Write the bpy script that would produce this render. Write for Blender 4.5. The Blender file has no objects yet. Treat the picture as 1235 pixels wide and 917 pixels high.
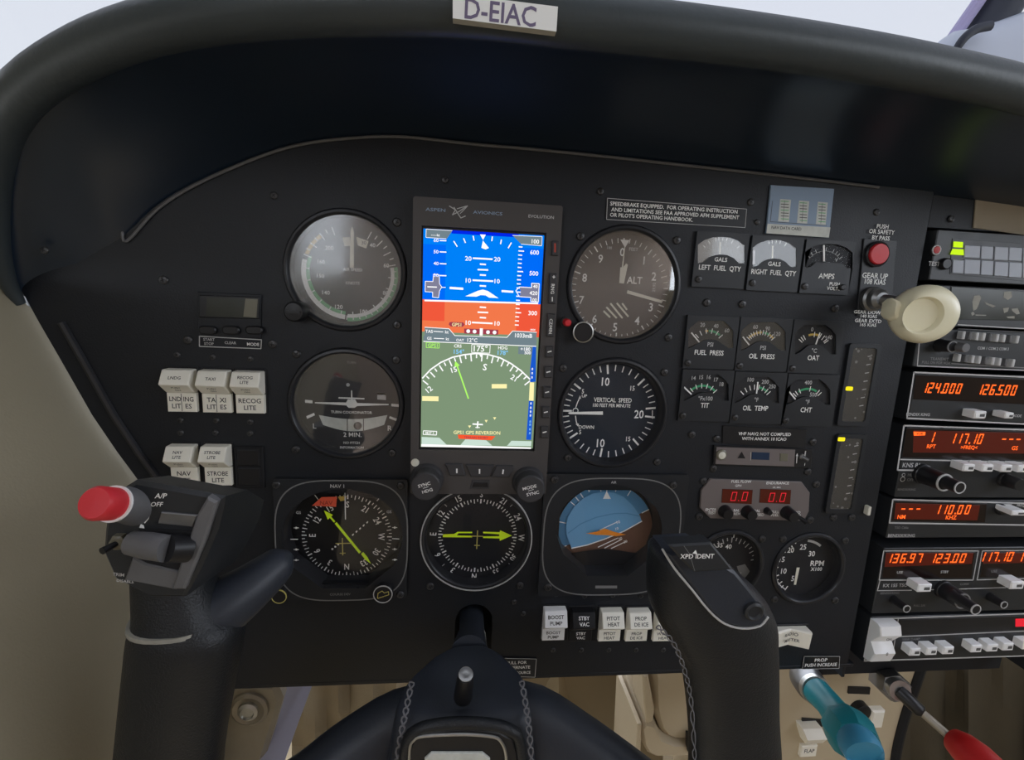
import bpy, math, random
from mathutils import Vector, Matrix
random.seed(7)
R = math.radians
SC = bpy.context.scene
COL = SC.collection

# ---------------------------------------------------------------- camera
# Panel frame: x right, z up, h out of the panel towards the pilot, all in millimetres.
FPX = 590.0; DIST = 318.0; PX0, PY0 = 617.5, 458.5
_r = Vector((0.99438209, 0.02721012, 0.10229309)); _d = Vector((-0.0445431, 0.98423012, 0.17119282)); _n = Vector((-0.09602176, -0.17478752, 0.97991282))
Z0 = 1.0                       # eye height above the cabin floor, metres
def conv(x, z, h): return Vector((x*.001, -h*.001, z*.001 + Z0))
camd = bpy.data.cameras.new('camera'); cam = bpy.data.objects.new('camera', camd); COL.objects.link(cam)
camd.sensor_width = 36.0; camd.lens = FPX/1235*36.0; camd.clip_start = .005; camd.clip_end = 200
# image axes expressed in world axes
ax = Vector((_r.x, _n.x, -_d.x)); ay = Vector((_r.y, _n.y, -_d.y)); az = Vector((_r.z, _n.z, -_d.z))
cam.matrix_world = Matrix(((ax.x, -ay.x, -az.x, 0), (ax.y, -ay.y, -az.y, -DIST*.001), (ax.z, -ay.z, -az.z, Z0), (0, 0, 0, 1)))
SC.camera = cam

# ---------------------------------------------------------------- sky, light, exposure
w = bpy.data.worlds.new('sky'); SC.world = w; w.use_nodes = True
nt = w.node_tree; nt.nodes.clear()
wo = nt.nodes.new('ShaderNodeOutputWorld'); bg = nt.nodes.new('ShaderNodeBackground')
tc = nt.nodes.new('ShaderNodeTexCoord'); sp = nt.nodes.new('ShaderNodeSeparateXYZ'); cr = nt.nodes.new('ShaderNodeValToRGB')
nt.links.new(tc.outputs['Generated'], sp.inputs[0]); nt.links.new(sp.outputs['Z'], cr.inputs[0])
cr.color_ramp.elements[0].position = 0.0; cr.color_ramp.elements[0].color = (.30, .30, .29, 1)
cr.color_ramp.elements[1].position = 0.03; cr.color_ramp.elements[1].color = (.84, .90, .98, 1)
e = cr.color_ramp.elements.new(.6); e.color = (.80, .84, .96, 1)
nt.links.new(cr.outputs[0], bg.inputs[0]); bg.inputs[1].default_value = 4.2
nt.links.new(bg.outputs[0], wo.inputs[0])
SC.view_settings.view_transform = 'Standard'; SC.view_settings.look = 'None'
SC.view_settings.exposure = 0.0; SC.view_settings.gamma = 1.0; SC.view_settings.use_curve_mapping = False

# ---------------------------------------------------------------- materials
M = {}
def mat(name, col, rough=.5, metal=0.0, bump=0.0, bscale=400, var=0.0, vscale=60, emis=None, spec=.5, coat=0.0, scratch=0.0):
    m = bpy.data.materials.new(name); m.use_nodes = True; n = m.node_tree; b = n.nodes['Principled BSDF']
    b.inputs['Base Color'].default_value = (*col, 1); b.inputs['Roughness'].default_value = rough; b.inputs['Metallic'].default_value = metal
    b.inputs['Specular IOR Level'].default_value = spec*.8; b.inputs['Coat Weight'].default_value = coat; b.inputs['Coat Roughness'].default_value = .22
    t = n.nodes.new('ShaderNodeTexCoord')
    if bump:
        no = n.nodes.new('ShaderNodeTexNoise'); no.inputs['Scale'].default_value = bscale; no.inputs['Detail'].default_value = 3
        bu = n.nodes.new('ShaderNodeBump'); bu.inputs['Strength'].default_value = bump; bu.inputs['Distance'].default_value = .0006
        n.links.new(t.outputs['Object'], no.inputs['Vector']); n.links.new(no.outputs['Fac'], bu.inputs['Height']); n.links.new(bu.outputs[0], b.inputs['Normal'])
    if var:
        no = n.nodes.new('ShaderNodeTexNoise'); no.inputs['Scale'].default_value = vscale; no.inputs['Detail'].default_value = 5
        n.links.new(t.outputs['Object'], no.inputs['Vector'])
        mx = n.nodes.new('ShaderNodeMix'); mx.data_type = 'RGBA'
        mx.inputs[6].default_value = (*[c*(1-var) for c in col], 1); mx.inputs[7].default_value = (*[min(1, c*(1+var)) for c in col], 1)
        n.links.new(no.outputs['Fac'], mx.inputs[0]); n.links.new(mx.outputs[2], b.inputs['Base Color'])
        mr = n.nodes.new('ShaderNodeMapRange'); mr.inputs['To Min'].default_value = max(.02, rough-.12); mr.inputs['To Max'].default_value = min(1, rough+.12)
        n.links.new(no.outputs['Fac'], mr.inputs[0]); n.links.new(mr.outputs[0], b.inputs['Roughness'])
    if emis:
        b.inputs['Emission Color'].default_value = (*emis[:3], 1); b.inputs['Emission Strength'].default_value = emis[3]
    M[name] = m; return m
def emit(name, col, s=1.0):
    m = bpy.data.materials.new(name); m.use_nodes = True; n = m.node_tree; n.nodes.clear()
    o = n.nodes.new('ShaderNodeOutputMaterial'); e = n.nodes.new('ShaderNodeEmission'); e.inputs[0].default_value = (*col, 1); e.inputs[1].default_value = s
    n.links.new(e.outputs[0], o.inputs[0]); M[name] = m
def glass(name, k, tint=(1, 1, 1), rough=.02, pale_refl=0.0):
    m = bpy.data.materials.new(name); m.use_nodes = True; n = m.node_tree; n.nodes.clear()
    o = n.nodes.new('ShaderNodeOutputMaterial'); t = n.nodes.new('ShaderNodeBsdfTransparent'); g = n.nodes.new('ShaderNodeBsdfGlossy'); mx = n.nodes.new('ShaderNodeMixShader')
    t.inputs[0].default_value = (*tint, 1); g.inputs['Roughness'].default_value = rough; mx.inputs[0].default_value = k
    n.links.new(t.outputs[0], mx.inputs[1]); n.links.new(g.outputs[0], mx.inputs[2]); out = mx
    if pale_refl:  # whitish diffuse share paints pale reflections into the gauge glass
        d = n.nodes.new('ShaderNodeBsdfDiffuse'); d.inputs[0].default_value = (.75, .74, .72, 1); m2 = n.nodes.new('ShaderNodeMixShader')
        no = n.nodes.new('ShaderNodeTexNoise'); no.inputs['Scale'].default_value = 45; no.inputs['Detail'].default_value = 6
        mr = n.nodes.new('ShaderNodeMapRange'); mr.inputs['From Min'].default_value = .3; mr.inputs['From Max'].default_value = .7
        mr.inputs['To Min'].default_value = pale_refl*.7; mr.inputs['To Max'].default_value = pale_refl*1.3
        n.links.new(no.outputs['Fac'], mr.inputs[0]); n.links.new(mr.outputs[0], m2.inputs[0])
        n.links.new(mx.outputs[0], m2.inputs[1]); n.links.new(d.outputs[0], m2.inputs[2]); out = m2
    n.links.new(out.outputs[0], o.inputs[0]); M[name] = m
mat('panel', (.0095, .0115, .016), .5, bump=.25, bscale=900, var=.18, vscale=9)
mat('hood', (.008, .018, .036), .33, bump=.03, bscale=500, vscale=12, spec=1.2)
mat('hood_lip', (.042, .052, .058), .42, bump=.25, bscale=300, var=.12, vscale=20)
mat('black', (.012, .012, .014), .38, var=.15, vscale=50)
mat('black_matt', (.010, .010, .012), .8)
mat('bezel', (.022, .023, .027), .32, var=.15, vscale=60)
mat('gauge_plate', (.016, .018, .022), .45, bump=.1, bscale=800, var=.12, vscale=40)
mat('aspen_grey', (.070, .064, .063), .5, bump=.08, bscale=900, var=.06, vscale=40)
mat('aspen_dark', (.045, .044, .048), .5)
mat('dial', (.010, .011, .015), .6, var=.1)
mat('dial_blue', (.014, .020, .032), .6)
mat('dial_pale_refl', (.30, .30, .29), .6, var=.15, vscale=60)  # pale dial face, the reflection on its glass painted into the colour
mat('white', (.90, .90, .88), .6)
mat('print_grey', (.52, .52, .52), .6)
mat('print_dim', (.20, .20, .20), .6)
mat('cream', (.72, .70, .60), .5)
mat('ivory', (.90, .87, .77), .42, bump=.05, var=.05, vscale=50)
mat('white_key', (.90, .90, .90), .35, var=.05, vscale=60)
mat('key_dark', (.10, .10, .10), .4)
mat('ink', (.06, .06, .055), .6)
mat('steel', (.50, .50, .48), .35, .9, bump=.1, var=.2, vscale=150)
mat('steel_dark', (.22, .22, .22), .4, .8, var=.3, vscale=120)
mat('screw', (.07, .07, .072), .35, .6, var=.3, vscale=300)
mat('leather', (.012, .014, .017), .42, bump=.55, bscale=1100, var=.2, vscale=25)
mat('leather_smooth', (.026, .031, .042), .42, bump=.15, bscale=900, var=.12, vscale=18)
mat('plastic_dark', (.022, .024, .027), .4, bump=.1, bscale=1200, var=.15, vscale=40)
mat('plastic_grey', (.13, .13, .135), .4, bump=.1, bscale=900, var=.2, vscale=80)
mat('thread', (.16, .16, .17), .8)
mat('red', (.62, .03, .04), .4, var=.08)
mat('red_plastic', (.45, .012, .012), .45, var=.08)
mat('teal', (.008, .20, .24), .42, bump=.05, bscale=200, var=.1, vscale=30)
mat('teal_light', (.05, .26, .42), .35)
mat('beige_wall', (.36, .315, .22), .75, bump=.35, bscale=700, var=.05, vscale=6)
mat('beige_plastic', (.54, .45, .31), .5, bump=.06, bscale=300, var=.05, vscale=15)
mat('beige_dark', (.22, .17, .10), .7, bump=.2, bscale=300, var=.1, vscale=10)
mat('carpet', (.30, .24, .15), .95, bump=.8, bscale=900, var=.2, vscale=30)
mat('fabric_brown', (.085, .070, .045), .9, bump=.5, bscale=500, var=.3, vscale=14)
mat('bracket', (.30, .27, .22), .4, .5, bump=.1, var=.25, vscale=40)
mat('lavender_metal', (.34, .34, .44), .45, .2, var=.08, vscale=20)
mat('placard', (.86, .86, .84), .45)
mat('placard_edge', (.50, .48, .38), .8, var=.2, vscale=300)
mat('ink_violet', (.16, .13, .22), .6)
mat('tape', (.30, .25, .18), .75, var=.08, vscale=80)
mat('blue_label', (.26, .35, .48), .5, var=.08, vscale=40)
mat('label_white', (.62, .64, .60), .6, var=.2, vscale=250)
mat('blue_dark', (.012, .03, .07), .4)
mat('ff_plate', (.17, .145, .14), .45, var=.06)
mat('green_paint', (.05, .36, .16), .6)
mat('green_dim', (.16, .46, .22), .6)
mat('yellow_paint', (.65, .45, .10), .6)
mat('red_paint', (.55, .06, .03), .6)
mat('lime', (.66, .90, .02), .5, emis=(.6, .8, .02, .10))
mat('orange_flag', (.95, .14, .07), .5)
mat('orange_plane', (.85, .28, .03), .5)
mat('nav_yellow', (.60, .52, .16), .6)
mat('sky_blue', (.16, .38, .62), .55)
mat('sky_blue_dark', (.09, .26, .46), .55)
mat('earth', (.14, .07, .045), .6)
mat('knob_cream', (.78, .73, .53), .35, var=.03)
mat('post_dark', (.03, .035, .055), .5)
mat('post_violet', (.42, .38, .62), .5)
mat('fairing', (.52, .56, .66), .5, var=.08, vscale=6)
mat('annun_grey', (.30, .32, .37), .35, var=.12, vscale=60)
mat('ceiling_cream', (.42, .38, .30), .85)
mat('seat_leather', (.45, .35, .28), .6, bump=.2)
mat('lcd', (.035, .038, .032), .2, var=.1)
mat('lcd_tan', (.16, .15, .11), .3)
mat('scuff', (.30, .29, .25), .7, var=.4, vscale=200)
mat('disp_dark', (.010, .004, .004), .2)
mat('disp_glow', (.03, .004, .002), .3, emis=(.5, .03, .005, .10))
mat('ff_disp', (.05, .01, .006), .25, emis=(.5, .06, .02, .05))
glass('instr_glass', .018); glass('glass_low', .002); glass('glass_asi', .12, pale_refl=.15, rough=.15); glass('glass_mid', .16, pale_refl=.03, rough=.05)
glass('glass_alt', .26, pale_refl=.04, rough=.03); glass('glass_fuel', .10, pale_refl=.06, rough=.08); glass('windshield', .02, (.465, .465, .465))
emit('e_orange', (1.0, .13, .02), 1.6); emit('e_red', (1.0, .03, .05), .8); emit('e_lime', (.62, .95, .02), 1.0); emit('e_yellow', (1.0, .85, .02), 1.0)
emit('s_blue', (.0, .22, .95)); emit('s_blue_hi', (.0, .15, .95)); emit('s_blue_top', (.0, .02, .80)); emit('s_orange', (.90, .19, .07)); emit('s_orange_dk', (.88, .10, .045))
emit('s_white', (1, 1, 1), 1.05); emit('s_grey', (.17, .23, .26)); emit('s_green', (.21, .30, .185)); emit('s_lime', (.45, 1.0, .15)); emit('s_tapegrey', (.22, .22, .32))
emit('s_cyan', (.25, .62, 1.0)); emit('s_yellow', (1.0, .92, .45)); emit('s_red', (.95, .10, .03)); emit('s_maroon', (.35, .05, .08)); emit('s_pale', (.60, .75, .66)); emit('s_purple', (.25, .2, .5)); emit('s_bar', (.01, .10, .62))

# ---------------------------------------------------------------- mapping from the photograph's pixels onto planes parallel to the panel
def Q(px, py, h=0.0):
    v = Vector((px-PX0, py-PY0, FPX)); t = (DIST-h)/v.dot(_n); p = v*t
    return (p.dot(_r), -p.dot(_d))
def mmpp(px, py, h=0.0):
    a = Q(px-.5, py, h); b = Q(px+.5, py, h); c = Q(px, py-.5, h); d = Q(px, py+.5, h)
    return (math.hypot(a[0]-b[0], a[1]-b[1]) + math.hypot(c[0]-d[0], c[1]-d[1]))/2
class Map:
    def __init__(s, ox, oy, k, h=0.0): s.ox, s.oy, s.k, s.h = ox, oy, k, h
    def p(s, u, v, h=None): return Q(s.ox+u/s.k, s.oy+v/s.k, s.h if h is None else h)
    def mm(s, u, v): return mmpp(s.ox+u/s.k, s.oy+v/s.k, s.h)/s.k
    def at(s, h): return Map(s.ox, s.oy, s.k, h)

# ---------------------------------------------------------------- outlines
def rrect(cx, cz, w, h, r=0, n=4):
    if r <= 0: return [(cx-w/2, cz-h/2), (cx+w/2, cz-h/2), (cx+w/2, cz+h/2), (cx-w/2, cz+h/2)]
    o = []
    for (sx, sz, a0) in ((1, -1, -90), (1, 1, 0), (-1, 1, 90), (-1, -1, 180)):
        for i in range(n+1):
            a = R(a0+90*i/n); o.append((cx+sx*(w/2-r)+r*math.cos(a), cz+sz*(h/2-r)+r*math.sin(a)))
    return o
def circle(cx, cz, r, n=48, r2=None): return [(cx+r*math.cos(2*math.pi*i/n), cz+(r2 or r)*math.sin(2*math.pi*i/n)) for i in range(n)]
def ccw(p):
    a = sum(p[i][0]*p[(i+1) % len(p)][1]-p[(i+1) % len(p)][0]*p[i][1] for i in range(len(p)))
    return p if a > 0 else p[::-1]
def inset(p, d):
    o = []; n = len(p)
    for i in range(n):
        a, b, c = Vector(p[i-1]), Vector(p[i]), Vector(p[(i+1) % n])
        e1 = (b-a); e2 = (c-b)
        if e1.length < 1e-6: e1 = e2
        if e2.length < 1e-6: e2 = e1
        e1.normalize(); e2.normalize(); n1 = Vector((-e1.y, e1.x)); n2 = Vector((-e2.y, e2.x)); m = (n1+n2)
        if m.length < 1e-4: m = n1
        m.normalize(); k = d/max(.4, m.dot(n1)); o.append((b.x+m.x*k, b.y+m.y*k))
    return o

# ---------------------------------------------------------------- mesh builder, coordinates (x, z, h) in mm
_txt = {}
def text_geo(s):
    if s in _txt: return _txt[s]
    c = bpy.data.curves.new('t', 'FONT'); c.body = s; c.size = 1.0; c.resolution_u = 2; c.offset = .014; c.fill_mode = 'FRONT'
    o = bpy.data.objects.new('t', c); me = bpy.data.meshes.new_from_object(o)
    vs = [(v.co.x, v.co.y) for v in me.vertices]; fs = [tuple(p.vertices) for p in me.polygons]
    bpy.data.objects.remove(o); bpy.data.curves.remove(c); bpy.data.meshes.remove(me)
    if not vs: vs = [(0, 0)]; fs = []
    x0, x1 = min(v[0] for v in vs), max(v[0] for v in vs); y0, y1 = min(v[1] for v in vs), max(v[1] for v in vs)
    _txt[s] = (vs, fs, x0, x1, y0, y1); return _txt[s]
CAP = .70
SEG = {'0': 'abcdef', '1': 'bc', '2': 'abged', '3': 'abgcd', '4': 'fgbc', '5': 'afgcd', '6': 'afgedc', '7': 'abc', '8': 'abcdefg', '9': 'abfgcd', '-': 'g', ' ': ''}
class MB:
    def __init__(s, m='black'): s.v = []; s.f = []; s.mi = []; s.mats = []; s.cur = m
    def _m(s, m):
        m = m or s.cur
        if m not in s.mats: s.mats.append(m)
        return s.mats.index(m)
    def add(s, vs, fs, m=None):
        b = len(s.v); k = s._m(m); s.v += [tuple(v) for v in vs]
        for f in fs: s.f.append(tuple(b+i for i in f)); s.mi.append(k)
        return b
    def flat(s, p, h, m=None):
        p = ccw(list(p)); s.add([(x, z, h) for x, z in p], [tuple(range(len(p)))], m)
    def slab(s, p, h0, h1, ch=0, m=None, mf=None, back=False):
        p = ccw(list(p)); n = len(p); rings = [[(x, z, h0) for x, z in p]]
        if ch: rings += [[(x, z, h1-ch) for x, z in p], [(x, z, h1) for x, z in inset(p, ch)]]
        else: rings += [[(x, z, h1) for x, z in p]]
        vs = [v for r in rings for v in r]; fs = []
        for k in range(len(rings)-1):
            for i in range(n):
                j = (i+1) % n; fs.append((k*n+i, k*n+j, (k+1)*n+j, (k+1)*n+i))
        if back: fs.append(tuple(range(n))[::-1])
        s.add(vs, fs, m); s.add(rings[-1], [tuple(range(n))], mf or m)
    def box(s, cx, cz, w, d, h0, h1, ch=0, m=None, mf=None): s.slab(rrect(cx, cz, w, d), h0, h1, ch, m, mf, True)
    def plate(s, outline, holes, h0, h1, m=None):
        c = bpy.data.curves.new('p', 'CURVE'); c.dimensions = '2D'; c.fill_mode = 'BOTH'; c.extrude = (h1-h0)/2
        for ring in [outline]+list(holes):
            sp = c.splines.new('POLY'); sp.points.add(len(ring)-1); sp.use_cyclic_u = True
            for i, (x, z) in enumerate(ring): sp.points[i].co = (x, z, 0, 1)
        o = bpy.data.objects.new('p', c); me = bpy.data.meshes.new_from_object(o)
        s.add([(v.co.x, v.co.y, v.co.z+(h0+h1)/2) for v in me.vertices], [tuple(p.vertices) for p in me.polygons], m)
        bpy.data.objects.remove(o); bpy.data.curves.remove(c); bpy.data.meshes.remove(me)
    def lathe(s, prof, cx=0, cz=0, h=0, n=40, m=None, mat4=None, sx=1, sz=1):
        vs = []; fs = []; k = len(prof)
        for r, y in prof:
            for i in range(n):
                a = 2*math.pi*i/n; v = Vector((r*math.cos(a)*sx, r*math.sin(a)*sz, y))
                if mat4: v = mat4 @ v
                vs.append((v.x+cx, v.y+cz, v.z+h))
        for j in range(k-1):
            for i in range(n):
                q = (i+1) % n; fs.append((j*n+i, j*n+q, (j+1)*n+q, (j+1)*n+i))
        if prof[-1][0] > .001: fs.append(tuple((k-1)*n+i for i in range(n)))
        s.add(vs, fs, m)
    def loft(s, rings, m=None, cap=True):
        n = len(rings[0]); vs = [v for r in rings for v in r]; fs = []
        for k in range(len(rings)-1):
            for i in range(n):
                j = (i+1) % n; fs.append((k*n+i, k*n+j, (k+1)*n+j, (k+1)*n+i))
        if cap: fs += [tuple(range(n))[::-1], tuple((len(rings)-1)*n+i for i in range(n))]
        s.add(vs, fs, m)
    def tube(s, pts, rad, n=12, m=None, flat=1.0, cap=True):
        P = [Vector(p) for p in pts]; rings = []; up = None
        for i, p in enumerate(P):
            t = (P[min(i+1, len(P)-1)]-P[max(i-1, 0)]).normalized()
            if up is None: up = Vector((0, 0, 1)) if abs(t.z) < .9 else Vector((0, 1, 0))
            a = (up - t*up.dot(t)).normalized(); b = t.cross(a); up = a
            r = rad[i] if isinstance(rad, (list, tuple)) else rad
            rings.append([tuple(p + a*math.cos(2*math.pi*k/n)*r*flat + b*math.sin(2*math.pi*k/n)*r) for k in range(n)])
        s.loft(rings, m, cap)
    def text(s, t, x, z, cap, h, rot=0, m='white', sx=1.0, align='C', O=None, U=None, V=None, shear=0):
        vs, fs, x0, x1, y0, y1 = text_geo(t); k = cap/CAP
        cx = {'C': (x0+x1)/2, 'L': x0, 'R': x1}[align]; cy = CAP/2
        if O is None:
            c, q = math.cos(R(rot)), math.sin(R(rot)); O = Vector((x, z, h)); U = Vector((c, q, 0)); V = Vector((-q, c, 0))
        else: O, U, V = Vector(O), Vector(U).normalized(), Vector(V).normalized()
        s.add([tuple(O + U*((a-cx)*k*sx+(b-cy)*k*shear) + V*((b-cy)*k)) for a, b in vs], fs, m)
    def line(s, pts, w, h, m='white', closed=False):
        P = [Vector(p) for p in pts]
        if closed: P = P+[P[0]]
        for a, b in zip(P, P[1:]):
            d = (b-a)
            if d.length < 1e-6: continue
            n = Vector((-d.y, d.x)).normalized()*w/2; e = d.normalized()*w*.15
            s.flat([tuple(a-n-e), tuple(b-n+e), tuple(b+n+e), tuple(a+n-e)], h, m)
    def arc(s, cx, cz, r0, r1, a0, a1, h, m='white', n=None):
        n = n or max(3, int(abs(a1-a0)/6)); vs = []; fs = []
        for i in range(n+1):
            a = R(a0+(a1-a0)*i/n)
            vs += [(cx+r0*math.sin(a), cz+r0*math.cos(a), h), (cx+r1*math.sin(a), cz+r1*math.cos(a), h)]
        for i in range(n): fs.append((2*i+2, 2*i+3, 2*i+1, 2*i) if a1 > a0 else (2*i, 2*i+1, 2*i+3, 2*i+2))
        s.add(vs, fs, m)
    def tick(s, cx, cz, a, r0, r1, w, h, m='white'):
        a = R(a); s.line([(cx+r0*math.sin(a), cz+r0*math.cos(a)), (cx+r1*math.sin(a), cz+r1*math.cos(a))], w, h, m)
    def seg7(s, t, x, z, H, W, h, m='e_orange', gap=None, th=None, shear=.18):
        th = th or H*.13; gap = gap or W*.38; cx = x
        for ch in t:
            if ch in '.,':
                cx += gap*.55; q = th*1.25; s.flat([(cx-gap*.95, z-H/2), (cx-gap*.95+q, z-H/2), (cx-gap*.95+q, z-H/2+q), (cx-gap*.95, z-H/2+q)], h, m); continue
            g = th*.25
            for c in SEG.get(ch, ''):
                a, b, d, e = {'a': (g, H/2, W-g, H/2-th), 'g': (g, th/2, W-g, -th/2), 'd': (g, -H/2+th, W-g, -H/2),
                              'f': (0, H/2-g, th, g), 'b': (W-th, H/2-g, W, g), 'e': (0, -g, th, -H/2+g), 'c': (W-th, -g, W, -H/2+g)}[c]
                s.flat([(cx+p+shear*q, z+q) for p, q in ((a, e), (d, e), (d, b), (a, b))], h, m)
            cx += (W if ch != '1' else W*.8)+gap
        return cx
    def build(s, name, parent=None, smooth=35, **tags):
        me = bpy.data.meshes.new(name); o0 = parent['_o'] if parent is not None and '_o' in parent else (0, 0, 0)
        if parent is None:
            xs = [v[0] for v in s.v]; zs = [v[1] for v in s.v]; hs = [v[2] for v in s.v]
            o0 = ((min(xs)+max(xs))/2, min(zs), (min(hs)+max(hs))/2)
        me.from_pydata([((x-o0[0])*.001, -(h-o0[2])*.001, (z-o0[1])*.001) for x, z, h in s.v], [], s.f)
        for m in s.mats: me.materials.append(M[m])
        me.polygons.foreach_set('material_index', s.mi)
        if smooth:
            me.polygons.foreach_set('use_smooth', [True]*len(me.polygons)); me.set_sharp_from_angle(angle=R(smooth))
        me.update(); o = bpy.data.objects.new(name, me); COL.objects.link(o)
        if parent is None: o.location = conv(o0[0], o0[1], o0[2])
        else: o.parent = parent; o['_o'] = list(o0)
        for k, v in tags.items(): o[k] = v
        return o
def empty(name, x, z, h, label, cat, group=None):
    o = bpy.data.objects.new(name, None); COL.objects.link(o); o.location = conv(x, z, h); o.empty_display_size = .02
    o['_o'] = [x, z, h]; o['label'] = label; o['category'] = cat
    if group: o['group'] = group
    return o
def copy_part(src, parent, x, z, h):
    o = src.copy(); COL.objects.link(o); o.parent = parent; o0 = parent['_o']
    o.location = ((x-o0[0])*.001, -(h-o0[2])*.001, (z-o0[1])*.001); return o
def cap(mb, x, z, h, r, H, m=None, ch=.6, n=32):      # a turned knob or button standing off the panel
    mb.lathe([(r, h), (r, h+H-ch), (r-ch, h+H), (0.0005, h+H)], x, z, 0, n, m)
_sc = None
def screw(parent, px, py, h=0.0, r=3.0):
    global _sc
    x, z = Q(px, py, h)
    if _sc is None:
        b = MB('screw'); b.lathe([(3.1, -.2), (3.1, .6), (2.5, 1.4), (1.4, 1.7), (.0005, 1.75)], n=14)
        b.box(0, 0, 3.0, .6, 1.2, 1.85, m='black_matt'); b.box(0, 0, .6, 3.0, 1.2, 1.86, m='black_matt')
        me = b.build('screw', None); me.location = (0, 0, 0); _sc = me.data; bpy.data.objects.remove(me)
        for v in _sc.vertices: v.co = Vector((v.co.x, v.co.y-.000825, v.co.z-.0031))
    o = bpy.data.objects.new('screw', _sc); COL.objects.link(o); o.parent = parent; o0 = parent['_o']
    o.location = ((x-o0[0])*.001, -(h-o0[2])*.001, (z-o0[1])*.001); o.scale = (r/3.1,)*3
    o.rotation_euler = (0, R(random.uniform(0, 90)), 0); return o
# ================================================================ SETTING
def struct(mb, name, **k):
    o = mb.build(name, None, **k); o['kind'] = 'structure'; return o
JCT = [(-60, 260), (-25, 300), (4, 328), (17, 346), (40, 388), (65, 431), (105, 501), (135, 545), (161, 580), (190, 650), (212, 720), (226, 790), (234, 860), (238, 930), (240, 1010), (236, 1150)]
jx = [Q(a, b) for a, b in JCT]
# left cabin wall: a curved trim panel running past the instrument panel
mb = MB('beige_wall'); hs = [-520, -200, -60, 0, 60, 150, 300, 600, 1000, 1500]
def wx(x, h): return x - max(0, h)*.10 - max(0, -h)*.35
vs = [(wx(x, h), z, h) for h in hs for x, z in jx[2:]]; n = len(jx)-2
vs2 = [(wx(x, h)-18, z, h) for h in hs for x, z in jx[2:]]; N = len(vs)
fs = [(a*n+i, a*n+i+1, (a+1)*n+i+1, (a+1)*n+i) for a in range(len(hs)-1) for i in range(n-1)]
fs += [tuple(N+i for i in f[::-1]) for f in fs]
for a in range(len(hs)-1): fs += [(a*n, (a+1)*n, N+(a+1)*n, N+a*n), (a*n+n-1, N+a*n+n-1, N+(a+1)*n+n-1, (a+1)*n+n-1)]
fs += [(i, N+i, N+i+1, i+1) for i in range(n-1)]
mb.add(vs+vs2, fs); struct(mb, 'wall_left')
FLZ = -790
mb = MB('carpet'); mb.add([(x, z, h) for z in (FLZ-20, FLZ) for x, h in ((-420, -700), (900, -700), (900, 1500), (-420, 1500))], [(0, 1, 2, 3)[::-1], (4, 5, 6, 7), (0, 1, 5, 4), (1, 2, 6, 5), (2, 3, 7, 6), (3, 0, 4, 7)]); struct(mb, 'floor')
# firewall closing the footwell
mb = MB('beige_dark'); mb.box(250, -520, 1400, 620, -560, -540); struct(mb, 'wall_front')
mb = MB('beige_wall'); mb.add([(x, z, h) for x in (900, 920) for z, h in ((FLZ, -560), (FLZ, 1500), (40, 1500), (20, -560))], [(0, 1, 2, 3), (4, 5, 6, 7)[::-1], (0, 1, 5, 4), (1, 2, 6, 5), (2, 3, 7, 6), (3, 0, 4, 7)]); struct(mb, 'wall_right')
# rear bulkhead and roof of the cabin, behind and above the pilot
mb = MB('seat_leather'); mb.box(250, -190, 1340, 1200, 1490, 1510); struct(mb, 'wall_rear')
mb = MB('ceiling_cream'); mb.add([(x, z, h) for dz in (0, 20) for x, z, h in ((-330, 400+dz, 420), (850, 400+dz, 420), (850, 410+dz, 1500), (-330, 410+dz, 1500))], [(0, 1, 2, 3), (4, 5, 6, 7)[::-1], (0, 1, 5, 4), (1, 2, 6, 5), (2, 3, 7, 6), (3, 0, 4, 7)]); struct(mb, 'ceiling')
mb = MB('beige_wall'); mb.add([(x, z, h) for x in (-372, -352) for z, h in ((20, 20), (20, 620), (402, 620), (402, 300), (250, 20))], [(0, 1, 2, 3, 4), (5, 6, 7, 8, 9)[::-1]]+[(i, 5+i, 5+(i+1) % 5, (i+1) % 5) for i in range(5)]); struct(mb, 'added_light_block')  # unseen panel added to cut side light on the upper left
# windscreen, tinted, from the cowl up to the roof
mb = MB('windshield'); rings = []
for x, dz, dh in ((-420, -90, 150), (-300, -20, 50), (-100, 0, 0), (270, 10, -10), (640, 0, 0), (840, -20, 50), (940, -90, 150)):
    rings.append([(x, 175+dz*.5, -330+dh), (x, 290+dz, -60+dh*.9), (x, 395+dz, 240+dh), (x, 402+dz, 425), (x, 406+dz, 425), (x, 400+dz, 236+dh), (x, 295+dz, -62+dh*.9), (x, 180+dz*.5, -334+dh)])
mb.loft(rings); struct(mb, 'window_1')

# ================================================================ GLARESHIELD
LIP = [(24, 366, 2, 3), (10, 342, 8, 4), (-2, 300, 20, 5), (-8, 240, 32, 6.5), (-7, 190, 42, 8), (6, 145, 52, 9), (36, 105, 64, 9.5), (88, 70, 76, 9.5), (150, 43, 88, 9.5), (225, 24, 98, 9.5), (320, 12, 105, 9.5), (430, 8, 110, 9.5), (550, 10, 112, 9.5),
       (680, 23, 112, 9.5), (820, 38, 110, 9.5), (930, 52, 107, 9.5), (1040, 69, 103, 9.5), (1130, 86, 98, 9.5), (1240, 111, 92, 9.5), (1400, 160, 80, 9.5), (1600, 240, 60, 9.5)]
BACK = [(34, 372), (26, 356), (36, 345), (60, 335), (95, 325), (125, 308), (153, 289), (190, 252), (238, 222), (306, 192), (360, 175), (420, 167), (485, 165), (570, 174), (640, 180), (740, 190), (820, 199), (940, 212), (1060, 226), (1235, 248), (1500, 300)]
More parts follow.
